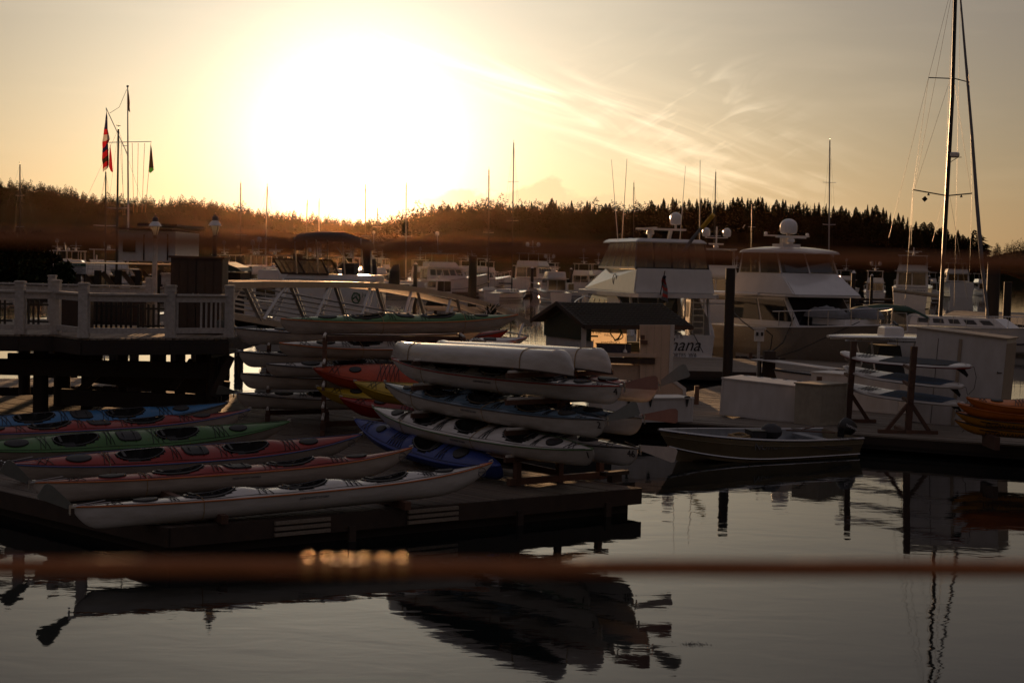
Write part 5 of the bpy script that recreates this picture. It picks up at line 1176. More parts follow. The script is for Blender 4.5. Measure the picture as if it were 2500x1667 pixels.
# enclosure of clear panels under a hardtop
f3 = house(oh,'hardtop','gelcoat',0.55,6.3,3.7,2.8,5.60,5.80,fr=0.3,ar=0.15,tw=0.88)
lo, hi = frust(0.5,6.6,3.7,2.8,4.40,5.62,fr=1.3,ar=0.25,tw=0.93)
for q_, n_ in (([lo[0],lo[1],hi[1],hi[0]],5),([lo[1],lo[2],hi[2],hi[1]],4),([lo[2],lo[3],hi[3],hi[2]],5),([lo[3],lo[0],hi[0],hi[3]],4)):
    win(oh,q_,n_,0.02,0.98,0.0,1.0,gap=0.025,m='clear_vinyl',nm='clear_panel')
    b = MB()
    for k in range(n_+1):
        u_ = k/n_; b.bar(q_[0]*(1-u_)+q_[1]*u_, q_[3]*(1-u_)+q_[2]*u_,0.06,0.05)
    b.bar(q_[0],q_[1],0.05,0.10); b.build('enclosure_frame','black_rubber' if n_ == 4 else 'gelcoat',oh)
MB().box((2.5,0,4.6),(1.6,1.6,0.5)).build('helm_seat','canvas_tan',oh); MB().box((4.3,0,4.7),(0.5,2.0,0.7)).build('helm_console','gelcoat',oh)
b = MB(); b.bar((2.2,-0.5,5.8),(2.0,-0.5,6.25),0.12,0.2); b.bar((2.2,0.5,5.8),(2.0,0.5,6.25),0.12,0.2); b.box((2.0,0,6.27),(0.5,2.4,0.09)); b.build('radar_arch','gelcoat',oh)
dome(oh,(2.0,-0.75,6.5),0.28); radar(oh,(2.1,0.5,6.0),2.0,1.45); antenna(oh,(3.5,1.6,5.7),(3.9,1.9,9.6)); antenna(oh,(3.2,-1.5,5.7),(3.0,-1.6,9.4))
b = MB(); b.tube([(1.2,-0.4,4.6),(0.2,-0.9,5.9),(-0.4,-1.25,6.6)],[0.09,0.08,0.07],8); b.build('furled_outrigger','canvas_grey',oh,smooth=True); MB().tube([(-0.2,-1.15,6.35),(-0.75,-1.45,6.95)],0.11,8).build('outrigger_tip','yellow_paint',oh,smooth=True)
pts_ = [(6.5+6.0*q-0.1, 1*(hb1((6.5+6.0*q)/12.6)-0.08), sh1((6.5+6.0*q)/12.6)) for q in [k/12 for k in range(13)]]
rails(oh,pts_+[(p[0],-p[1],p[2]) for p in pts_[::-1]],0.72,0.03,10,mid=False)
MB().tube([(-0.3,0.9,3.2),(-0.9,0.95,4.3)],0.025,6).build('flag_staff','wood_dark',oh)
b = MB(); secs_ = []
for i in range(8):
    q = i/7; secs_.append([(-0.75+0.1*math.sin(q*5)+0.3*q-0.02*j, 0.93-0.0*q-(0.10+0.25*q)*j/4+0.05*math.sin(j*2+i), 4.15-1.15*q-0.04*j) for j in range(5)])
for i in range(7): bb = MB(); bb.loft(secs_[i:i+2],cap=False); bb.build('ensign_stripe','stripe_red' if i%2 else ('navy' if i < 2 else 'canvas_grey'),oh,fix=False)
text('Ohana',0.86,oh,(-0.03,-0.15,0.86),(PI/2,0,-PI/2),'letter_black','name_lettering',shear=0.35); text('ANACORTES, WA',0.25,oh,(-0.03,-0.15,0.40),(PI/2,0,-PI/2),'letter_black','port_lettering'); text('CARVER',0.24,oh,(-0.03,0.2,1.27),(PI/2,0,-PI/2),'letter_grey','maker_lettering',spacing=1.6)
MB().tube([(0.3,1.3,1.35),(-0.4,1.15,1.0),(-1.3,0.8,0.5)],0.03,5).build('shore_cable','black_rubber',oh)
MB().tube([(0.25,-0.9,1.4),(-0.1,-0.95,1.35),(-0.4,-1.3,0.55)],0.02,5).build('mooring_line','black_rubber',oh)
# ------------------------------------------------------------------ second yacht, bow towards us
Y2 = 80.0
bow2 = AT(2182,790,68.0); dv = Vector((math.sin(0.44),-math.cos(0.44),0))*11.9; st2 = bow2-dv; L2 = dv.length
y2b = boatroot('motor_yacht','brown hulled flybridge yacht with its bow pointing right and two covered dinghies on deck','yacht',(st2.x,st2.y),math.atan2(dv.y,dv.x))
MT['hull_taupe'] = mat('hull_taupe',(0.20,0.165,0.13),0.25,var=0.05,coat=0.4)
hb2, sh2 = hull(y2b,L2,4.4,1.75,2.25,m='hull_taupe',rub='gelcoat',trans=0.95,flare=0.10,rake=0.16)
f = house(y2b,'saloon','gelcoat',1.6,7.4,3.8,3.5,1.8,3.25,fr=1.3,ar=0.0,tw=0.95)
win(y2b,f['bow'],1,0.12,0.97,0.02,0.98); win(y2b,f['star'],2,0.22,0.9,0.05,0.97); win(y2b,f['port'],2,0.22,0.9,0.05,0.97)
b = MB(); b.prism([(1.3,1.95),(6.6,2.0),(7.3,1.75),(7.3,-1.75),(6.6,-2.0),(1.3,-1.95)],3.26,3.36,fn=lambda u,v,w:(u,v,w)); b.build('flybridge_floor','gelcoat',y2b)
f2 = house(y2b,'flybridge_coaming','gelcoat',2.0,7.2,4.0,3.8,3.362,4.60,fr=1.5,ar=0.1,tw=0.86)
lo, hi = frust(2.3,5.65,3.4,3.2,4.58,5.75,fr=0.5,ar=0.1,tw=0.95)
b = MB(); b.add(lo+hi,[(3,2,1,0),(4,5,6,7),(0,1,5,4),(1,2,6,5),(2,3,7,6),(3,0,4,7)]); b.build('bridge_enclosure','clear_vinyl',y2b)
for q_ in ([lo[0],lo[1],hi[1],hi[0]],[lo[1],lo[2],hi[2],hi[1]],[lo[2],lo[3],hi[3],hi[2]]):
    b = MB(); 
    for u_ in (0,0.5,1): b.bar(q_[0]*(1-u_)+q_[1]*u_, q_[3]*(1-u_)+q_[2]*u_,0.08,0.07)
    b.build('enclosure_frame','gelcoat',y2b)
win(y2b,[lo[1],lo[2],hi[2],hi[1]],2,0.05,0.95,m='glass_dark',nm='bridge_windshield'); MB().box((3.4,0,4.9),(1.0,2.4,0.6)).build('helm_seat','canvas_dark',y2b)
b = MB(); secs_ = []
for i in range(11):
    u_ = i/10; x_ = 1.9+4.1*u_; zz = 5.76+0.38*math.sin(PI*min(1,u_*1.0+0.0))**0.7; ww = 2.0*(1-(2*u_-1)**6)**0.5+0.05
    secs_.append([(x_,ww*math.cos(PI*j/10),5.74+(zz-5.72)*math.sin(PI*j/10)**0.6) for j in range(11)])
b.loft(secs_,closed=True); b.build('hardtop','gelcoat',y2b,smooth=True)
b = MB(); b.box((3.7,0,6.18),(0.9,1.0,0.25)); b.bar((3.7,-0.2,6.2),(3.7,-0.2,6.75),0.2,0.25); b.bar((3.7,0.2,6.2),(3.7,0.2,6.75),0.2,0.25); b.box((3.7,0,6.78),(0.5,2.3,0.07)); b.build('radar_arch','gelcoat',y2b)
dome(y2b,(3.7,0.1,6.9),0.42,stem_=0.15); radar(y2b,(4.2,-0.1,6.4),2.0,0.2)
for s in (-1,1): b = MB(); b.lathe((3.7,s*1.2,6.8),[(0.05,0),(0.09,0.08),(0.06,0.18),(0.01,0.2)],8); b.build('nav_light','gelcoat',y2b)
b = MB(); b.tube([(-0.1,0,7.3),(0.05,0.02,7.5)],0.02,5); b.build('mast_stub','gelcoat',y2b)
pts_ = [(5.8+(L2-5.9)*q, (hb2((5.8+(L2-5.9)*q)/L2)-0.10), sh2((5.8+(L2-5.9)*q)/L2)) for q in [k/12 for k in range(13)]]
rails(y2b,pts_+[(p[0],-p[1],p[2]) for p in pts_[::-1]],0.70,0.028,10)
MB().box((8.5,0,2.2),(2.4,1.9,0.28)).build('trunk_cabin','gelcoat',y2b); MB().box((8.4,0.1,2.36),(0.6,0.6,0.06)).build('deck_hatch','glass_dark',y2b)
for (x_,y_,z_,rz_,l) in ((8.2,-0.85,2.38,0.15,'covered_dinghy'),(9.0,0.75,2.38,-0.1,'covered_dinghy')):
    b = MB(); secs_ = []
    for i in range(11): u_ = i/10; r_1 = 0.42*math.sin(PI*(0.08+0.84*u_))**0.6; secs_.append([(2.5*(u_-0.5)*math.cos(rz_)-r_1*1.1*math.cos(PI*j/8)*math.sin(rz_),2.5*(u_-0.5)*math.sin(rz_)+r_1*1.1*math.cos(PI*j/8)*math.cos(rz_),r_1*1.2*math.sin(PI*j/8)*(1+0.12*math.sin(i*2+j))) for j in range(9)])
    b.loft(secs_); o = b.build(l,'canvas_grey',y2b,smooth=True); o.location = (x_,y_,z_)
b = MB(); b.tube([(L2-0.3,0.2,2.35),(L2+0.25,0,2.2)],0.06,6); b.tube([(L2+0.2,0,2.2),(L2+0.05,0,1.7)],0.04,6); b.tube([(L2-0.1,-0.3,1.6),(L2+0.05,0,1.5),(L2-0.1,0.3,1.6)],0.05,6); b.build('anchor','black_metal',y2b)
MB().tube([(7.2,-1.9,2.35),(7.4,-2.6,1.2),(7.3,-3.4,0.6)],0.03,5).build('mooring_line','black_rubber',y2b); MB().tube([(L2-1.2,-0.9,2.3),(L2-3.5,-2.5,0.9),(L2-4.4,-3.0,0.55)],0.02,5).build('mooring_line','black_rubber',y2b)
# curved overhanging wing on the port quarter
b = MB(); b.tube([(0.2,-2.0,3.30),(2.2,-2.35,3.30),(4.4,-2.0,3.32)],[0.10,0.14,0.08],8); b.build('spray_wing','gelcoat',y2b,smooth=True)
for o in [o for o in COL.objects if o.parent == y2b]:
    for v in o.data.vertices:
        if v.co.z > 3.3: v.co.z = 3.26+(v.co.z-3.26)*0.81
# ------------------------------------------------------------------ sailing yacht at right
YS = 92.0; mb_ = AT(2296,776,YS); mt_ = AT(2337,-160,YS)
sy = thing('sailing_yacht','large sailing yacht with a tall dark mast and furled headsail at right','sailboat')
def AS(x,y,dy=0.0): return AT(x,y,YS+dy)
hs = boatroot('x','','',(0,0),0); bpy.data.objects.remove(hs)
sth = Vector((AS(2180,800).x,YS+3.0,0)); bwh = Vector((AS(2418,800).x,YS-2.5,0)); dd = bwh-sth; Ls = dd.length; yw = math.atan2(dd.y,dd.x)
R_ = Matrix.Translation(sth) @ Matrix.Rotation(yw,4,'Z')
def sub(name, parent): o = thing(name,None,None,mtx=R_); o.parent = parent; return o
sy.matrix_world = R_; RI = R_.inverted()
hbs, shs = hull(sy,Ls+5.0,3.6,1.35,1.75,m='gelcoat',stripe='navy',rub='gelcoat',trans=0.6,full=0.4,powr=1.8,rake=0.2)
f = house(sy,'coachroof','gelcoat',2.5,8.6,2.3,1.7,1.45,2.0,fr=0.9,ar=0.1,tw=0.9); win(sy,f['star'],5,0.3,0.75,gap=0.06); win(sy,f['port'],5,0.3,0.75,gap=0.06)
def ST(name, pts, r, m, n=8): return MB().tube([RI @ p for p in pts], r, n).build(name,m,sy,smooth=True)
pxs = YS/FPX
ST('mast',[AS(2295,790),AS(2306,580),AS(2325,240),mt_],[4.6*pxs,5.0*pxs,4.6*pxs,4.3*pxs],'black_metal',12)
ST('furled_headsail',[AS(2414,790,-2.5),AS(2397,640,-2.4),AS(2385,500,-2.2),AS(2373,330,-2.0),AS(2357,140,-1.6),AS(2345,0,-1.2),AS(2340,-140,-0.8)],[2.2*pxs,4.8*pxs,4.6*pxs,3.6*pxs,3.0*pxs,2.2*pxs,1.6*pxs],'canvas_grey',10)
def c2(x,y): return (2150+x/3.014, y/3.014)
ST('spreader',[AS(*c2(352,573)),AS(*c2(512,579))],1.3*pxs,'black_metal'); ST('spreader',[AS(*c2(545,580)),AS(*c2(652,607))],1.3*pxs,'black_metal')
ST('spreader',[AS(*c2(238,1397)),AS(*c2(480,1440))],1.5*pxs,'black_metal'); ST('spreader',[AS(*c2(500,1440)),AS(*c2(672,1424))],1.5*pxs,'black_metal')
wires = [((498,0),(352,573)),((352,573),(238,1397)),((515,0),(400,600)),((400,600),(245,1397)),((500,620),(250,1390)),((352,573),(60,1750)),((238,1397),(225,1800)),((530,0),(470,1440)),((585,60),(556,1568)),((545,620),(665,1420)),((652,607),(672,1424)),((672,1424),(655,2000)),((470,1450),(380,1780)),((590,60),(652,607)),((508,1440),(640,2200)),((556,1568),(540,2250)),((238,1397),(180,2200))]
for a_,b_ in wires: ST('rigging_wire',[AS(*c2(*a_)),AS(*c2(*b_))],0.45*pxs,'black_metal',4)
b = MB(); p = RI @ AS(*c2(540,1140)); b.lathe(p-Vector((0,0,0.14)),[(0.25,0),(0.31,0.05),(0.31,0.22),(0.25,0.28)],14); b.build('radome','gelcoat',sy,smooth=True)
ST('radar_bracket',[AS(*c2(490,1158)),AS(*c2(545,1160)),AS(*c2(595,1158))],0.8*pxs,'black_metal'); ST('radar_bracket',[AS(*c2(505,1200)),AS(*c2(565,1160))],0.8*pxs,'black_metal')
p0 = AS(*c2(324,1465)); s_ = 22*pxs/3; b = MB()
q_ = [RI @ (p0+Vector(v)) for v in ((0,-s_*0.4,s_),(s_,0,0),(0,0,-s_),(-s_,0,0),(0,s_*0.4,0.0))]; b.add(q_,[(0,1,4),(1,2,4),(2,3,4),(3,0,4),(0,3,2,1)]); b.build('radar_reflector','black_metal',sy)
for x_,y_ in ((352,1430),(593,1444)): p = RI @ AS(*c2(x_,y_)); b = MB(); b.lathe(p-Vector((0,0,0.07)),[(0.09,0),(0.05,0.08),(0.02,0.14)],8); b.build('deck_light','black_metal',sy)
ST('boom',[AS(2180,708,0.5),AS(2235,714,0.3),AS(2292,722)],[3.5*pxs,4.5*pxs,4.5*pxs],'canvas_tan',10)
ST('boom_cover_seam',[AS(2180,712,0.4),AS(2292,727,-0.1)],1.0*pxs,'wood_dark',6)
pts_ = [((Ls+4.9)*q, hbs(q)-0.06, shs(q)) for q in [0.02+0.97*k/16 for k in range(17)]]
rails(sy,pts_,0.62,0.016,12,'lifeline'); rails(sy,[(p[0],-p[1],p[2]) for p in pts_],0.62,0.016,12,'lifeline')
# ------------------------------------------------------------------ small craft near the right
def outboard(par, c, s=1.0, m='black_metal', word=None, tilt=0.0):
    c = Vector(c); b = MB(); secs_ = []
    for i in range(9):
        u_ = i/8; r_1 = 0.19*s*math.sin(PI*(0.16+0.80*u_))**0.45; zc = 0.36*s*(u_)-0.02; secs_.append([(c.x-0.16*s+1.45*r_1*math.cos(2*PI*j/12)-0.05*u_,c.y+0.95*r_1*math.sin(2*PI*j/12),c.z+zc+0.05*s*math.cos(2*PI*j/12)*(u_)) for j in range(12)])
    b.loft(secs_,closed=True); b.build('engine_cowl',m,par,smooth=True)
    b = MB(); b.box(c+Vector((-0.20*s,0,-0.30*s)),(0.16*s,0.10*s,0.62*s)); b.box(c+Vector((-0.26*s,0,-0.62*s)),(0.34*s,0.20*s,0.02)); b.tube([c+Vector((-0.02*s,0,-0.74*s)),c+Vector((-0.36*s,0,-0.74*s))],[0.05*s,0.035*s],8); b.box(c+Vector((-0.04*s,0,0.0)),(0.14*s,0.22*s,0.22*s)); b.build('engine_leg',m,par)
A_ = ON(2085,1063,0.52)+Vector((-0.15,0.65,0)); Bw = ON(1606,1044,0.80); A_.z = Bw.z = 0; dd = Bw-A_; Lk_ = dd.length
sk = boatroot('aluminium_skiff','open aluminium skiff with a black outboard floating in front of the lockers','skiff',(A_.x,A_.y),math.atan2(dd.y,dd.x),roll=-0.05)
secs, hbk, shk = hullmesh(Lk_,1.75,0.50,0.76,draft=0.08,full=0.45,trans=0.86,flare=0.16,rake=0.18,n=26,powr=2.0)
MB().loft(secs,cap=False).build('hull','skiff_metal',sk,smooth=True); 
MB().loft([[(x_*0.99+0.02,y_*0.955,max(z_,0.10)+0.012) for x_,y_,z_ in s] for s in secs],cap=False).build('inner_lining','skiff_inner',sk,smooth=True,fix=False)
b = MB(); s0 = secs[0]; b.add([Vector(p)+Vector((0.0,0,0)) for p in s0]+[Vector(p)+Vector((0.05,0,0)) for p in s0],[tuple(range(12)),tuple(range(23,11,-1))]); b.build('transom','skiff_metal',sk)
for sd in (1,-1):
    MB().tube([(s[0][0],sd*s[0][1],s[0][2]) for s in secs],0.028,8).build('gunwale','metal',sk,smooth=True)
    MB().tube([(s[3][0],sd*(s[3][1]+0.012),s[3][2]) for s in secs[:-1]],0.022,6).build('spray_rail','metal',sk,smooth=True)
    MB().tube([(s[1][0],sd*(s[1][1]*0.8+s[2][1]*0.2+0.006),s[1][2]*0.6+s[2][2]*0.4) for s in secs[:-1]],0.007,5).build('hull_rib','skiff_metal',sk)
for x_,w_ in ((0.9,1.35),(2.3,1.5),(3.6,1.2)): MB().box((x_,0,0.42),(0.30,w_,0.05)).build('thwart','skiff_inner',sk); MB().box((x_,0,0.25),(0.26,w_*0.8,0.30)).build('thwart_base','skiff_inner',sk)
b = MB(); 
for k,(r0,z_) in enumerate(((0.30,0.50),(0.28,0.54),(0.26,0.58))): b.tube([(3.25+r0*math.cos(a),0.1+r0*0.9*math.sin(a),z_+0.02*math.sin(a*3+k)) for a in [2*PI*j/18 for j in range(18)]],0.024,6,closed=True)
b.build('rope_coil','rope',sk,smooth=True)
ball = thing('orange_buoy','dark round tarp-covered bundle lying in the aluminium skiff','bundle',sk.matrix_world @ Vector((2.35,0.15,0.47))); b = MB(); b.lathe((0,0,0),[(0.14,0),(0.24,0.08),(0.27,0.18),(0.22,0.29),(0.10,0.36),(0.01,0.38)],14); b.build('body','tarp',ball,smooth=True); b = MB(); b.tube([(-0.26,0,0.1),(0,0,0.385),(0.26,0,0.1)],0.012,5); b.build('strap','rope',ball); ball.name = 'tarp_bundle'
crt = thing('fish_crate','small dark plastic crate in the aluminium skiff beside the bundle','crate',sk.matrix_world @ Vector((2.85,0.2,0.46)),0.2); MB().box((0,0,0.12),(0.36,0.5,0.22)).build('body','tarp',crt); MB().box((0,0,0.24),(0.38,0.52,0.02)).build('rim','black_rubber',crt)
b = MB()
for (a_,c_) in (((0.55,-0.45,0.62),(1.6,0.35,0.70)),((0.6,0.4,0.60),(1.7,-0.1,0.62))): b.tube([a_,c_],0.018,6); 
b.build('oar','wood_rack',sk); b = MB(); b.add([(1.6,0.3,0.72),(1.95,0.35,0.75),(2.0,0.52,0.74),(1.6,0.45,0.71)],[(0,1,2,3)]); b.build('oar_blade','wood_dark',sk)
outboard(sk,(0.05,0,0.52),1.0)
text('YAMAHA',0.095,sk,(-0.09,0.205,0.68),(PI/2-0.15,0.35,PI),'letter_white','maker_lettering')
hk = math.pi; yk = lambda u: hbk(u)
text('NORCRAFT',0.24,sk,(Lk_*0.50,yk(0.5)*0.955+0.0,0.42),(PI/2-0.22,0,PI),'letter_grey','name_lettering',shear=0.25); text('ALASKAN SERIES',0.10,sk,(Lk_*0.12,yk(0.12)+0.012,0.53),(PI/2-0.1,0,PI),'letter_grey','series_lettering',shear=0.3)
b = MB()
for k in range(3): b.tube([(Lk_*(0.34-0.02*k),yk(0.3)*0.965,0.40-0.02*k),(Lk_*0.24,yk(0.24)*0.97,0.42-0.05*k),(Lk_*0.12,yk(0.12)*0.95,0.34-0.05*k),(Lk_*0.06,yk(0.06)*0.94,0.28-0.03*k)],0.010,5)
b.build('swoosh_graphic','letter_grey',sk)
# T-top fishing boat
YT = 52.0
tt = boatroot('center_console_boat','white hard-top fishing boat partly hidden behind the tall cabinet','boat',(AT(2380,850,YT).x,YT+1.5),PI+0.12)
hull(tt,6.6,2.3,0.85,1.15,rub='black_rubber'); 
b = MB(); z_ = AT(2200,828,YT).z
b.loft([[(x_,w_*math.cos(PI*2*j/12),z_+0.05*math.sin(PI*2*j/12)+0.05*(1-((x_-2.9)/1.9)**2)) for j in range(12)] for x_,w_ in ((1.0,0.2),(1.15,0.9),(2.0,1.15),(3.2,1.15),(4.3,0.85),(4.75,0.15))],closed=True); b.build('hard_top','gelcoat',tt,smooth=True)
b = MB(); 
for s in (-1,1): b.tube([(2.0,s*0.5,0.9),(2.0,s*0.8,z_-0.1)],0.03,6); b.tube([(3.2,s*0.5,0.9),(3.5,s*0.8,z_-0.1)],0.03,6); b.tube([(1.1,s*1.0,z_-0.1),(4.4,s*0.75,z_-0.1)],0.025,6)
b.build('top_frame','metal',tt)
MB().loft([[(2.2,-.6,1),(3.4,-.6,1),(3.4,.6,1),(2.2,.6,1)],[(2.4,-.55,z_-0.25),(3.1,-.55,z_-0.25),(3.1,.55,z_-0.25),(2.4,.55,z_-0.25)]],closed=True).build('console_cover','canvas_dark',tt)
p = AT(2236,815,YT); b = MB(); b.loft([[(2.9,-.35,z_+0.08),(2.2,-.35,z_+0.08),(2.2,.35,z_+0.08),(2.9,.35,z_+0.08)],[(2.88,-.33,z_+0.33),(2.22,-.33,z_+0.33),(2.22,.33,z_+0.33),(2.88,.33,z_+0.33)],[(2.8,-.25,z_+0.38),(2.3,-.25,z_+0.38),(2.3,.25,z_+0.38),(2.8,.25,z_+0.38)]],closed=True); b.build('life_raft_case','gelcoat',tt,smooth=True)
# cuddy boat with green bimini
YC = 78.0
cb = boatroot('cabin_cruiser','white cuddy cruiser with a dark green canvas top beside the sailing mast','boat',(AT(2290,790,YC).x,YC+2.0),PI+0.35)
hull(cb,7.4,2.6,1.35,1.6,rub='black_rubber')
f = house(cb,'windscreen','clear_vinyl',1.9,5.2,2.1,1.7,1.55,2.45,fr=1.5,ar=0.0,tw=0.85)
b = MB(); lo,hi = frust(1.9,5.2,2.14,1.74,1.55,2.47,fr=1.5,tw=0.85)
for k in range(4): b.bar(lo[k],hi[k],0.05,0.05); b.bar(hi[k],hi[(k+1)%4],0.05,0.05); b.bar(lo[k],lo[(k+1)%4],0.05,0.06)
b.build('windscreen_frame','gelcoat',cb)
b = MB(); b.loft([[(x_,1.05*math.cos(PI*j/8),zz+0.30*math.sin(PI*j/8)) for j in range(9)] for x_,zz in ((0.6,2.15),(1.6,2.55),(2.8,2.6),(4.0,2.45),(4.9,2.05))],cap=False); b.build('bimini_top','canvas_green',cb,smooth=True)
b = MB(); 
for x_,zz in ((0.7,2.2),(2.8,2.6),(4.8,2.1)): b.tube([(x_,-1.07,1.5),(x_,-1.07,zz)],0.02,5); b.tube([(x_,1.07,1.5),(x_,1.07,zz)],0.02,5)
b.build('bimini_frame','metal',cb)
# shore power post
sp = thing('power_pedestal','white shore power post with cables on the cross dock','pedestal',ON(1850,918))
zt_ = 1.75
MB().box((0,0,zt_/2-0.2),(0.10,0.10,zt_-0.4)).build('post','white_paint',sp); MB().box((0,0,zt_-0.2),(0.34,0.24,0.46)).build('head','white_panel',sp); MB().box((0,0,zt_+0.05),(0.50,0.28,0.05)).build('cap','white_paint',sp)
for s in (-1,1): MB().box((s*0.09,-0.13,zt_-0.15),(0.09,0.03,0.14)).build('socket','black_metal',sp)
MB().tube([(0.25,0,zt_),(0.5,0,zt_-0.2),(0.45,0,zt_-0.7),(0.2,0,zt_-0.9)],0.025,6).build('cable','black_rubber',sp,smooth=True); MB().tube([(-0.2,0,zt_),(-0.6,0.3,zt_+0.3),(-1.0,2.5,zt_+0.9)],0.02,6).build('cable','black_rubber',sp,smooth=True)
bx = MB().box((0,0,0.5),(0.42,0.42,1.0)).build('wooden_post_box','wood_dark'); bx.location = ON(1876,922); tag(bx,'square dark timber box beside the white power post','box')
# ------------------------------------------------------------------ marina behind
def PX(px, Y): return AT(px, 640, Y).x
def cruiser(px, Y, yaw, L, label, name='motor_yacht', cat='boat', B=None, f0=1.1, f1=1.9, cab=(0.25,0.72), ch=1.5, fly=True, top=True, domes=1, mast=1.5, hullm='gelcoat', canv=None, grp='motor boats moored in the far marina', name_=None, rail=True):
    B = B or L*0.33; t = boatroot(name,label,cat,(PX(px,Y),Y),yaw,grp); t.scale = (1,1,1)
    hb,sh = hull(t,L,B,f0,f1,m=hullm,stripe='navy' if hullm=='gelcoat' else None)
    x0,x1 = cab[0]*L,cab[1]*L; z0 = f0+0.05
    f = house(t,'cabin','gelcoat',x0,x1,B*0.82,B*0.7,z0,z0+ch,fr=L*0.08,ar=0,tw=0.94)
    n = max(2,int((x1-x0)/1.2)); win(t,f['port'],n,0.45,0.88); win(t,f['star'],n,0.45,0.88); win(t,f['bow'],2,0.4,0.9); win(t,f['stern'],2,0.15,0.9)
    z = z0+ch
    if fly:
        b = MB(); b.box(((x0+x1)/2-0.04*L,0,z+0.05),(x1-x0+0.06*L,B*0.86,0.10)); b.build('flybridge_floor','gelcoat',t)
        f2 = house(t,'flybridge_coaming','gelcoat',x0+0.02*L,x1-0.10*L,B*0.78,B*0.62,z+0.10,z+0.85,fr=0.05*L,tw=0.9); z += 0.85
        if top:
            zt = z+1.15; b = MB(); b.box(((x0+x1)/2-0.06*L,0,zt),((x1-x0)*0.72,B*0.74,0.10)); b.build('hardtop',canv or 'gelcoat',t)
            b = MB()
            for xx in (x0+0.05*L,x1-0.18*L):
                for s in (-1,1): b.tube([(xx,s*B*0.33,z-0.1),(xx,s*B*0.33,zt)],0.035,5)
            b.build('hardtop_posts','gelcoat',t); z = zt+0.05
    xm = (x0+x1)/2-0.08*L
    if domes or mast:
        b = MB(); b.tube([(xm,0,z-0.1),(xm-0.2,0,z+mast)],0.06,6); b.box((xm-0.1,0,z+mast*0.5),(0.2,B*0.42,0.06)); b.build('mast','gelcoat',t)
    if domes >= 2:
        for s in (-1,1): dome(t,(xm-0.1,s*B*0.19,z+mast*0.55),0.30,stem_=0.1)
    elif domes == 1: dome(t,(xm-0.2,0,z+mast),0.28,stem_=0.1)
    if mast: radar(t,(xm+0.3,0,z+0.05),1.1,0.2)
    if rail:
        pts_ = [(L*(0.55+0.44*k/8), hb(0.55+0.44*k/8)-0.06, sh(0.55+0.44*k/8)) for k in range(9)]
        rails(t,pts_+[(p[0],-p[1],p[2]) for p in pts_[::-1]],0.7,0.025,8)
    return t
def sail(px, topy, Y, label, L=10, yaw=1.2, spr=True, lean=0, boomc='canvas_dark', r=0.085, px0=None):
    T = AT(px, topy, Y); t = boatroot('sailboat',label,'sailboat',(PX(px,Y)-math.cos(yaw)*L*0.55,Y-math.sin(yaw)*L*0.55),yaw,'sailboats moored in the far marina')
    hull(t,L,L*0.3,0.9,1.2,stripe='navy',trans=0.6,full=0.4,powr=1.8,rake=0.2)
    f = house(t,'coachroof','gelcoat',L*0.28,L*0.66,L*0.19,L*0.13,0.95,1.35,fr=0.4,tw=0.9); win(t,f['port'],3,0.3,0.8,gap=0.08); win(t,f['star'],3,0.3,0.8,gap=0.08)
    h = T.z; xm = L*0.55; dx = (T.x-PX(px0 if px0 else px,Y)); ca, sa = math.cos(yaw), math.sin(yaw); mt = (xm+ca*dx+lean, -sa*dx, h)
    MB().tube([(xm,0,0.9),mt],[r,r*0.7],8).build('mast','black_metal' if random.random() < 0.5 else 'aluminium',t)
    MB().tube([(xm,0,2.0),(xm-L*0.38,0,2.05)],[0.10,0.07],7).build('boom',boomc,t)
    if spr:
        for q in (0.48,0.74) if h > 13 else (0.58,):
            c = (xm+(mt[0]-xm)*q, mt[1]*q, 0.9+(h-0.9)*q); w_ = L*0.075
            MB().tube([(c[0],c[1]-w_,c[2]+0.03),c,(c[0],c[1]+w_,c[2]+0.03)],0.028,5).build('spreader','metal',t)
    b = MB(); 
    for e in ((L*0.99,0,1.2),(0.1,0,1.0),(xm-0.2,L*0.14,1.0),(xm-0.2,-L*0.14,1.0)): b.tube([e,mt],0.007,4)
    b.build('rigging','black_rubber',t)
    b = MB(); b.tube([mt,(mt[0],mt[1],mt[2]+0.35)],0.012,4); b.box((mt[0],mt[1],mt[2]+0.2),(0.3,0.02,0.04)); b.build('masthead_vane','black_metal',t)
    return t
# --- boats read from the photograph, left to right
cruiser(1262,238,PI/2-0.42,15,'white trawler yacht showing its stern with two white domes on the mast',name='trawler_yacht',cat='yacht',B=4.9,f0=2.1,f1=2.9,ch=1.9,domes=2,mast=1.9)
ttx = boatroot('inflatable_dinghy','grey inflatable dinghy tied across the trawler stern','dinghy',(PX(1180,231),231),0.12)
b = MB(); 
for s in (-1,1): b.tube([(0,s*0.8,0.35),(3.4,s*0.8,0.4),(4.8,s*0.3,0.6)],[0.3,0.3,0.2],8)
b.build('tube','canvas_grey',ttx,smooth=True); MB().box((1.8,0,0.2),(3.4,1.4,0.1)).build('floor','canvas_grey',ttx); outboard(ttx,(-0.1,0,0.7),1.6)
cruiser(980,215,0.35,13,'white trawler yacht with raised bow and long side windows beyond the gangway',name='trawler_yacht',cat='yacht',B=4.4,f0=1.7,f1=3.0,ch=1.8,domes=1,mast=2.4)
cruiser(1085,236,0.55,12,'white motor yacht lying right behind the trawler bow left of the two-dome yacht',f0=1.5,f1=2.6,domes=0,mast=1.2)
cruiser(1105,170,PI/2+0.5,6.5,'small dark pilothouse boat below the second trawler',name='pilothouse_boat',B=2.4,f0=0.9,f1=1.3,ch=1.5,fly=False,domes=0,mast=0.8,hullm='canvas_dark',cab=(0.3,0.75))
cruiser(1330,262,PI/2-0.2,11,'white cruiser with paired domes right of the two-dome trawler',domes=2,mast=1.5)
cruiser(1408,275,PI/2-0.3,12,'white cruiser with a single dome between the trawler and the named yacht',domes=1,mast=2.0)
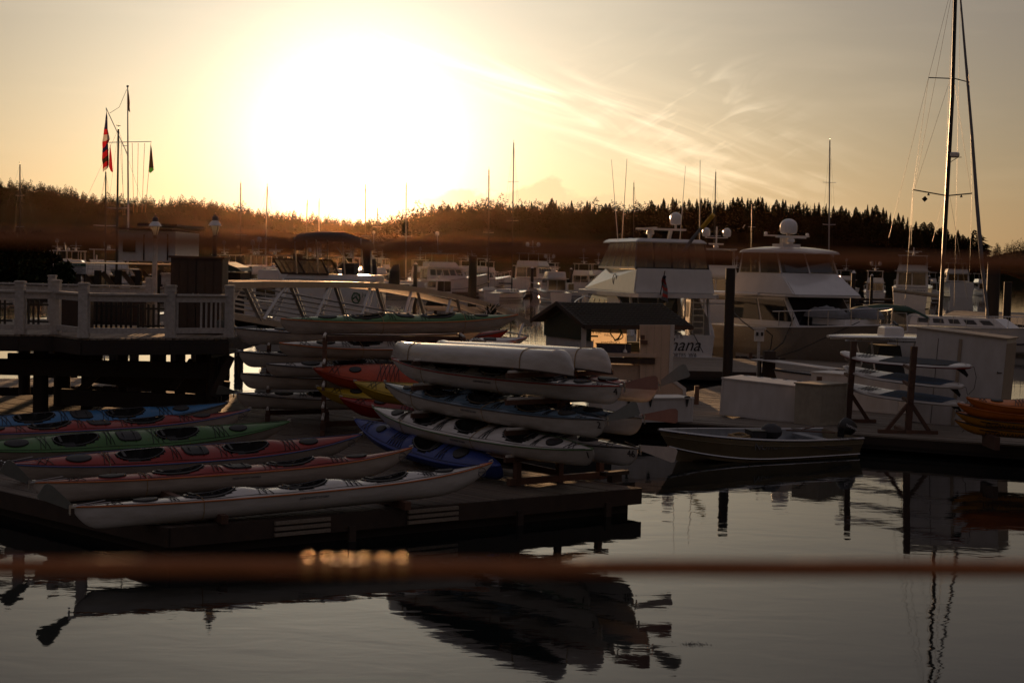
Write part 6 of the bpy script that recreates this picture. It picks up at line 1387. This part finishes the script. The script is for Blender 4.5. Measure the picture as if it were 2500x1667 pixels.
cruiser(1372,180,PI/2+0.2,9,'small white fly bridge boat with a busy rail left of the named yacht',domes=0,mast=1.0,f0=1.2,f1=1.8,top=False)
cruiser(1500,255,PI/2-0.3,14,'long white yacht with two domes just left of the named yacht',domes=2,mast=1.7,f0=1.8,f1=2.7,ch=1.9)
cruiser(1430,205,2.7,8,'low white runabout with a dark hull line right of the trawler',domes=0,mast=0,fly=False,ch=1.1,f0=0.9,f1=1.3)
cruiser(1752,110,PI/2-0.1,12,'white yacht with two small domes hidden behind the named yacht',domes=2,mast=1.6,f0=1.9,f1=2.7,ch=1.9)
cruiser(1815,270,PI/2+0.1,12,'small distant yacht with one dome between the two big yachts',domes=1,mast=1.4)
cruiser(1860,300,PI/2+0.1,12,'faint distant yacht left of the brown hulled yacht',domes=1,mast=1.0)
tw_ = cruiser(2225,195,PI/2-0.3,12,'white trawler with a tall wheelhouse and lettered stern right of the brown hulled yacht',name='trawler_yacht',cat='yacht',B=4.9,f0=2.6,f1=3.3,ch=2.0,domes=0,mast=1.0)
text('GETTIN AWAY',0.55,tw_,(-0.05,0,2.2),(PI/2,0,-PI/2),'letter_grey','name_lettering')
cruiser(2110,130,PI-0.1,7.5,'small white hardtop fishing boat with black outboards behind the brown hulled yacht',domes=0,mast=0,fly=False,ch=1.5,f0=1.0,f1=1.5,cab=(0.4,0.7))
cruiser(2140,260,PI/2-0.2,11,'distant white cruiser with round lights behind the right trawler',domes=2,mast=1.7)
cruiser(2350,300,PI/2-0.05,13,'square sterned white yacht with its reflection at the right of the mast',B=5.4,f0=2.9,f1=3.2,ch=1.6,domes=0,mast=1.6)
cruiser(2045,290,PI/2,12,'distant yacht over the bow of the brown hulled yacht',domes=1,mast=2.2)
# --- boat with windshield and bimini right behind the gangway
YW = 62.0
wb = boatroot('passenger_boat','white tour boat with a raked windshield and dark overhead canopy behind the gangway','boat',(AT(1010,700,YW).x,YW+0.8),PI-0.06)
zw = lambda y: AT(740,y,YW).z
hull(wb,6.6,3.2,1.0,1.45,rub='wood_dark'); 
f = house(wb,'deckhouse','gelcoat',1.2,5.7,2.8,2.4,1.2,zw(684),fr=0.45,ar=0.2,tw=0.88); 
q = f['star']; f4 = house(wb,'dash','gelcoat',1.4,5.2,2.5,2.1,zw(684),zw(668),fr=0.3,tw=0.95)
lo,hi = frust(3.3,5.2,2.3,2.0,zw(668),zw(634),fr=-0.35,ar=0.3,tw=0.95)
for q_,n_ in (([lo[0],lo[1],hi[1],hi[0]],2),([lo[1],lo[2],hi[2],hi[1]],2),([lo[2],lo[3],hi[3],hi[2]],2)):
    win(wb,q_,n_,0.05,0.95,0,1,gap=0.04,m='clear_vinyl',nm='windshield_pane'); b = MB()
    for k in range(3): u_ = k/2; b.bar(q_[0].lerp(q_[1],u_),q_[3].lerp(q_[2],u_),0.07,0.07)
    b.bar(q_[3],q_[2],0.06,0.06); b.bar(q_[0],q_[1],0.06,0.08); b.build('windshield_frame','brown_paint',wb)
MB().box((2.6,0.2,zw(655)),(0.5,1.0,0.5)).build('helm_seat','canvas_dark',wb)
xa, xb = 6.3, 1.4; b = MB(); secs_ = []
XW = lambda px: (AT(1010,700,YW).x-AT(px,700,YW).x)
b.loft([[(XW(px_),1.35*math.cos(PI*j/8),zw(py_)-0.30+0.35*math.sin(PI*j/8)) for j in range(9)] for px_,py_ in ((712,592),(722,572),(770,566),(832,566),(862,576),(896,588))],cap=True); b.build('canopy','canvas_dark',wb,smooth=True)
b = MB()
for px_ in (722,775,840,885):
    for s in (-1,1): b.tube([(XW(px_),s*1.25,zw(580)),(XW(px_)-0.1,s*1.1,zw(668))],0.035,6)
b.tube([(XW(800),-1.2,zw(600)),(XW(850),-1.1,zw(665))],0.02,5); b.tube([(XW(850),-1.2,zw(600)),(XW(790),-1.1,zw(665))],0.02,5); b.build('canopy_posts','metal',wb)
b = MB(); P = [(XW(878)+0.16*math.cos(a),1.47,zw(724)+0.20*math.sin(a)) for a in [2*PI*k/16 for k in range(16)]]; b.tube(P,0.03,5,closed=True); b.tube([(XW(878)-0.1,1.47,zw(730)),(XW(878),1.47,zw(720)),(XW(878)+0.12,1.47,zw(726))],0.04,5); b.build('emblem','letter_green',wb)
text('San Juan',0.22,wb,(XW(893),1.47,zw(715)),(PI/2,0,PI),'letter_green','lettering')
rails(wb,[(0.2+1.2*k/4,1.2,1.5) for k in range(5)],0.9,0.03,4,'side_rail')
# mooring gear by the gangway
b = thing('lift_hoist','pair of dark covered outboard motors on a stern rail beyond the gangway','motor'); 
for px_,py_ in ((905,655),(962,668)): p = AT(px_,py_,72); MB().loft([[(p.x-0.25,72,p.z-0.5),(p.x+0.25,72,p.z-0.5),(p.x+0.25,72.5,p.z-0.5),(p.x-0.25,72.5,p.z-0.5)],[(p.x-0.2,72,p.z+0.1),(p.x+0.25,72,p.z+0.15),(p.x+0.25,72.5,p.z+0.15),(p.x-0.2,72.5,p.z+0.1)],[(p.x-0.05,72.1,p.z+0.4),(p.x+0.2,72.1,p.z+0.45),(p.x+0.2,72.4,p.z+0.45),(p.x-0.05,72.4,p.z+0.4)]],closed=True).build('motor_cover','canvas_dark',b)
cruiser(940,74,PI-0.15,6.2,'low white boat with stern rail carrying covered motors beyond the gangway',domes=0,mast=0,fly=False,ch=0.9,f0=1.5,f1=1.7,cab=(0.35,0.6))
# left part of the marina
cruiser(600,120,PI/2-0.6,9,'small white cabin boat beside the brown cabinet beyond the gangway head',domes=0,mast=1.0,top=False)
cruiser(655,170,PI/2+0.4,11,'white cruiser behind the left piling beyond the gangway',domes=1,mast=1.4,canv='canvas_tan')
cruiser(790,190,PI/2+0.2,12,'white cruiser under the sun gap with a pale canvas top',domes=0,mast=1.6,canv='canvas_tan')
cruiser(835,150,PI/2-0.1,10,'white boat with bright rail fittings behind the tour boat canopy',domes=0,mast=1.2,top=True)
cruiser(720,230,PI/2,12,'distant white boat row left of the tour boat canopy',domes=1,mast=1.5)
cruiser(905,300,PI/2,14,'dark silhouette trawler with a dome below the end of the ridge',domes=1,mast=3.4,f0=2.0,f1=2.8,ch=2.0,B=5)
cruiser(148,160,0.25,11,'pale motor boat behind the left bush and notice sign',domes=0,mast=0.8,f0=1.3,f1=1.9)
cruiser(60,190,0.15,12,'pale motor boat at the far left behind the bush',domes=0,mast=1.0)
cruiser(240,130,PI/2+0.3,9,'cabin boat showing between the notice sign and the boathouse',domes=0,mast=0.8,top=False)
cruiser(1050,190,2.9,8,'low white dinghy-carrying launch in front of the trawler bow',domes=0,mast=0,fly=False,ch=0.8,f0=0.8,f1=1.2)
cruiser(2290,300,PI/2+0.2,11,'distant cruiser with lit fittings just left of the mast',domes=0,mast=2.0)
for (px_,Y_,yw_,L_,lab_,kw_) in ((575,185,1.2,10,'white cruiser just right of the second lantern',dict(domes=1,mast=1.2)),(690,140,1.9,9,'cream topped boat left of the tour boat windshield',dict(domes=0,mast=1.0,canv='canvas_tan')),(760,260,1.6,13,'far white yacht between the tour boat posts',dict(domes=2,mast=1.6)),(870,200,1.2,11,'white yacht just right of the tour boat canopy',dict(domes=1,mast=1.4)),(930,330,1.6,14,'very distant yacht at the foot of the sun gap slope',dict(domes=0,mast=2.0)),(1030,270,1.7,12,'white yacht rising behind the raised trawler bow',dict(domes=1,mast=1.6)),(1135,290,1.5,12,'white yacht just left of the dark central mast',dict(domes=0,mast=1.8)),(1190,320,1.6,13,'distant yacht between the central mast and the two domes',dict(domes=1,mast=2.2)),(1460,300,1.5,12,'distant white yacht behind the low runabout',dict(domes=1,mast=1.6)),(1560,310,1.6,13,'distant yacht behind the named yacht enclosure',dict(domes=0,mast=1.8)),(1700,280,1.6,12,'distant yacht behind the right side of the named yacht',dict(domes=1,mast=1.5)),(1960,250,1.5,12,'white yacht behind the right edge of the brown yacht bridge',dict(domes=0,mast=1.6)),(2080,320,1.6,12,'small far yacht left of the lettered trawler',dict(domes=1,mast=1.8)),(2420,330,1.6,12,'far yacht right of the furled headsail',dict(domes=0,mast=1.4)),(90,230,1.2,12,'far white yacht over the left bush',dict(domes=1,mast=1.2)),(190,210,1.9,11,'far white yacht left of the flagpole',dict(domes=0,mast=1.4)),(520,240,1.4,12,'far yacht behind the right lantern',dict(domes=1,mast=1.6))):
    cruiser(px_,Y_,yw_,L_,lab_,**kw_)
# open paddle float at the end of the gangway
fb = thing('floating_platform','flat pale platform floating beyond the right end of the gangway','float'); p = AT(1050,705,95); q = AT(1190,712,95); MB().add([(p.x,95,1.6),(q.x,95,1.6),(q.x,97.5,1.7),(p.x-0.6,97.5,1.7),(p.x,95,1.5),(q.x,95,1.5),(q.x,97.5,1.6),(p.x-0.6,97.5,1.6)],[(0,1,2,3),(7,6,5,4),(0,4,5,1),(1,5,6,2),(2,6,7,3),(3,7,4,0)]).build('deck','banner_cloth',fb)
for x_ in (p.x+0.3,(p.x+q.x)/2,q.x-0.3): MB().box((x_,96.2,0.6),(0.2,0.2,2.0)).build('pile','creosote',fb)
# potted plant at the ramp foot
pl = thing('potted_plant','small leafy plant at the right end of the gangway above the racks','plant',AT(1197,772,50)-Vector((0,0,0.6)))
MB().lathe((0,0,0),[(0.16,0),(0.22,0.35),(0.24,0.36)],12).build('pot','wood_rack',pl); MB().box((0,0,-0.9),(0.3,0.3,1.8)).build('stand','wood_dark',pl); b = MB(); rr_ = random.Random(9)
for k in range(140):
    a = rr_.random()*6.28; r1_ = rr_.uniform(0.05,0.45); z1 = 0.4+rr_.random()*0.55; q = Vector((math.cos(a)*r1_,math.sin(a)*r1_,z1)); d_ = Vector((math.cos(a),math.sin(a),0.6)).normalized()*0.16; s_ = Vector((-math.sin(a),math.cos(a),0))*0.03; b.add([q-d_*0.5,q+s_,q+d_,q-s_],[(0,1,2,3)])
b.build('leaves','foliage_near',pl,fix=False)
# masts
D2 = 2500/2352
SL = [(46,378,170,'tall sailboat mast alone at the far left'),(553,420,210,'slim mast right of the right lantern, nearer the lantern'),(609,428,190,'slim slightly leaning mast between the right lantern and the sun gap'),(700,460,240,'thin leaning mast left of the sun gap'),(733,455,260,'short mast just left of the low gap in the hills'),(840,423,230,'mast standing directly under the sun'),(867,478,260,'short mast right of the one under the sun'),(933,420,220,'mast at the foot of the headland slope'),(1123,390,200,'dark mast left of the tallest central mast'),(1177,328,190,'tallest mast in the centre with short spreaders'),(1456,420,240,'mast left of the named yacht hardtop, the shorter of two'),(1640,395,210,'bright tipped mast right of the named yacht dome'),(1727,470,250,'short mast between the two big yachts'),(1906,323,180,'tall mast right of the brown hulled yacht dome'),(268,297,88,'mast with wind vane just left of the flagpole'),(243,395,120,'dark mast below the national flag')]
for i,(x,y,Y,lab) in enumerate(SL):
    sail(x*D2, y*D2, Y, 'sailboat with '+('a ' if not lab.startswith('tallest') else 'the ')+lab, L=9+(i*37%4), yaw=1.0+(i*53%7)*0.16, spr=True, r=0.09 if Y > 150 else 0.07, px0={2:605*D2,3:693*D2,11:1635*D2,14:262*D2,9:1175*D2}.get(i,None) and {2:604*D2,3:694*D2,11:1636*D2,14:264*D2,9:1174*D2}.get(i))
# tall whip antennas
for (x0,y0,x1,y1,Y,l) in ((1440,365,1429,545,95,'tall leaning whip antenna left of the named yacht'),(1608,368,1607,545,84,'tall straight whip antenna rising behind the named yacht hardtop')):
    t = thing('whip_antenna',l,'antenna'); p = AT(x0*D2,y0*D2,Y); q = AT(x1*D2,y1*D2,Y); MB().tube([(q.x,Y,0.2),q,p],[0.035,0.03,0.015],6).build('whip','aluminium',t); MB().tube([(q.x,Y,0.2),(q.x,Y,2.5)],0.09,8).build('socket','metal',t)
# lots of small mooring piles in the marina
rm = random.Random(21)
WH = ['left of the tour boat windshield','left of the tour boat canopy','in front of the raised trawler bow','just right of the trawler with two domes','left of the named yacht rail','right of the brown yacht flybridge','over the white covered dinghies','left of the right trawler stern','near the foot of the dark mast','beside the far shed roof','under the sun behind the canopy','left of the kiosk ridge beyond the water']
for k,(px,Y) in enumerate(((668,165),(702,150),(1015,160),(1300,210),(1520,230),(1938,230),(2085,150),(2130,230),(2270,280),(610,150),(820,175),(1395,250))):
    h = rm.uniform(3.2,4.6); o = MB().tube([(0,0,-1),(0,0,h)],[0.24,0.20],10).build('mooring_pile','creosote',smooth=True); o.location = (PX(px,Y),Y,0)
    MB().lathe((0,0,h+0.005),[(0.25,0),(0.02,0.25)],10).build('cap','gelcoat',o); tag(o,'dark mooring pile with a pale cap '+WH[k],'piling','mooring piles in the far marina')
# debris on the water
sw = thing('seaweed_clump','tiny raft of seaweed floating in the open water','seaweed',ON(1693,1572,0.0)); b = MB()
for k in range(60):
    x_, y_ = rm.gauss(0,0.10), rm.gauss(0,0.05); s_ = rm.uniform(0.006,0.016); b.add([(x_-s_,y_,0.004),(x_,y_-s_,0.006),(x_+s_,y_,0.004),(x_,y_+s_,0.008)],[(0,1,2,3)])
b.build('fronds','creosote',sw,fix=False)
# ------------------------------------------------------------------ cable balustrade of the balcony the camera stands on
def cable(pL, sL, pR, sR, label, ring=(), k_=1.0):
    A = AT(pL[0],pL[1],sL); B_ = AT(pR[0],pR[1],sR); d = (B_-A).normalized(); A2 = A-d*0.55; B2 = B_+d*0.55
    t = thing('railing_cable', label, 'cable', A2); Ln = (B2-A2).length; x = d; y = Vector((0,0,1)).cross(x).normalized(); z = x.cross(y)
    n = int(Ln/0.0022)
    for k in range(6):
        b = MB(); P = []
        for i in range(n+1):
            s_ = Ln*i/n; a = 2*PI*(s_/0.033+k/6); P.append(d*s_+(y*math.cos(a)+z*math.sin(a))*0.00225*k_)
        b.tube(P,0.00135*k_,5); b.build('strand','weathered_cable',t,smooth=True,fix=False)
    MB().tube([(0,0,0),d*Ln],0.0018*k_,6).build('core','weathered_cable',t)
    if ring:  # polished rings added to the cable only to throw sun glints
        for px_ in ring:
            lo, hi = 0.0, Ln
            for _ in range(40):
                m_ = (lo+hi)/2; D = A2+d*m_-Vector((0,0,HC)); X = 1250+FPX*D.dot(_r)/D.dot(_f)
                if X < px_: lo = m_
                else: hi = m_
            c0 = d*lo; b = MB(); prof = [(0.0019+0.0023*math.cos(a),0.0023*math.sin(a)) for a in [2*PI*k/16 for k in range(16)]]; vs = []
            for i in range(24):
                q = 2*PI*i/24; e = y*math.cos(q)+z*math.sin(q); vs += [c0+e*r_+d*h_ for r_,h_ in prof]
            b.add(vs,[(i*16+j,i*16+(j+1)%16,((i+1)%24)*16+(j+1)%16,((i+1)%24)*16+j) for i in range(24) for j in range(16)]); b.build('glint_ring','brass',t,smooth=True)
    return A2, B2
ca = cable((0,578),0.53,(2500,643),0.62,'upper horizontal wire cable of the balcony balustrade, blurred across the middle', k_=0.68)
cb_ = cable((0,1383),0.58,(2500,1388),0.61,'lower horizontal wire cable of the balcony balustrade, blurred near the bottom', ring=(752,798,844,890,936,982))
for i in (0,1):
    P = (ca[i]+cb_[i])/2; o = MB().box((0,0,0),(0.09,0.09,1.25)).build('balcony_post','wood_dark'); o.location = (P.x,P.y,HC-0.42); MB().box((0,0,0.64),(0.12,0.12,0.03)).build('cap','wood_dark',o)
    tag(o,'dark wooden post at the %s end of the balcony cables' % ('left' if i == 0 else 'right'),'post')
b = MB(); b.box((0,-0.9,HC-1.12),(3.2,3.4,0.14)); tag(b.build('balcony_floor','wood_grey'),'wooden balcony floor under the viewpoint',kind='structure')
for s in (-1.4,1.4): o = MB().box((0,0,1.2),(0.2,0.2,4.3)).build('balcony_support','creosote'); o.location = (s,-0.3,0); tag(o,'timber support post under the %s side of the balcony'%('left' if s<0 else 'right'),'post')
# ------------------------------------------------------------------ haze
hz = MB().box((0,1549,34),(5010,3310,84)).build('haze','water'if False else 'gelcoat'); hz.data.materials.clear()
m = bpy.data.materials.new('haze_air'); m.use_nodes = True; t = m.node_tree; t.nodes.clear()
v = t.nodes.new('ShaderNodeVolumePrincipled'); v.inputs['Color'].default_value = (0.95,0.58,0.36,1); v.inputs['Density'].default_value = 0.0000043; v.inputs['Anisotropy'].default_value = 0.93
o_ = t.nodes.new('ShaderNodeOutputMaterial'); t.links.new(v.outputs[0], o_.inputs['Volume']); hz.data.materials.append(m); tag(hz,'thin warm evening haze over the harbour',kind='stuff')
m.cycles.homogeneous_volume = True

fonts_to_meshes()
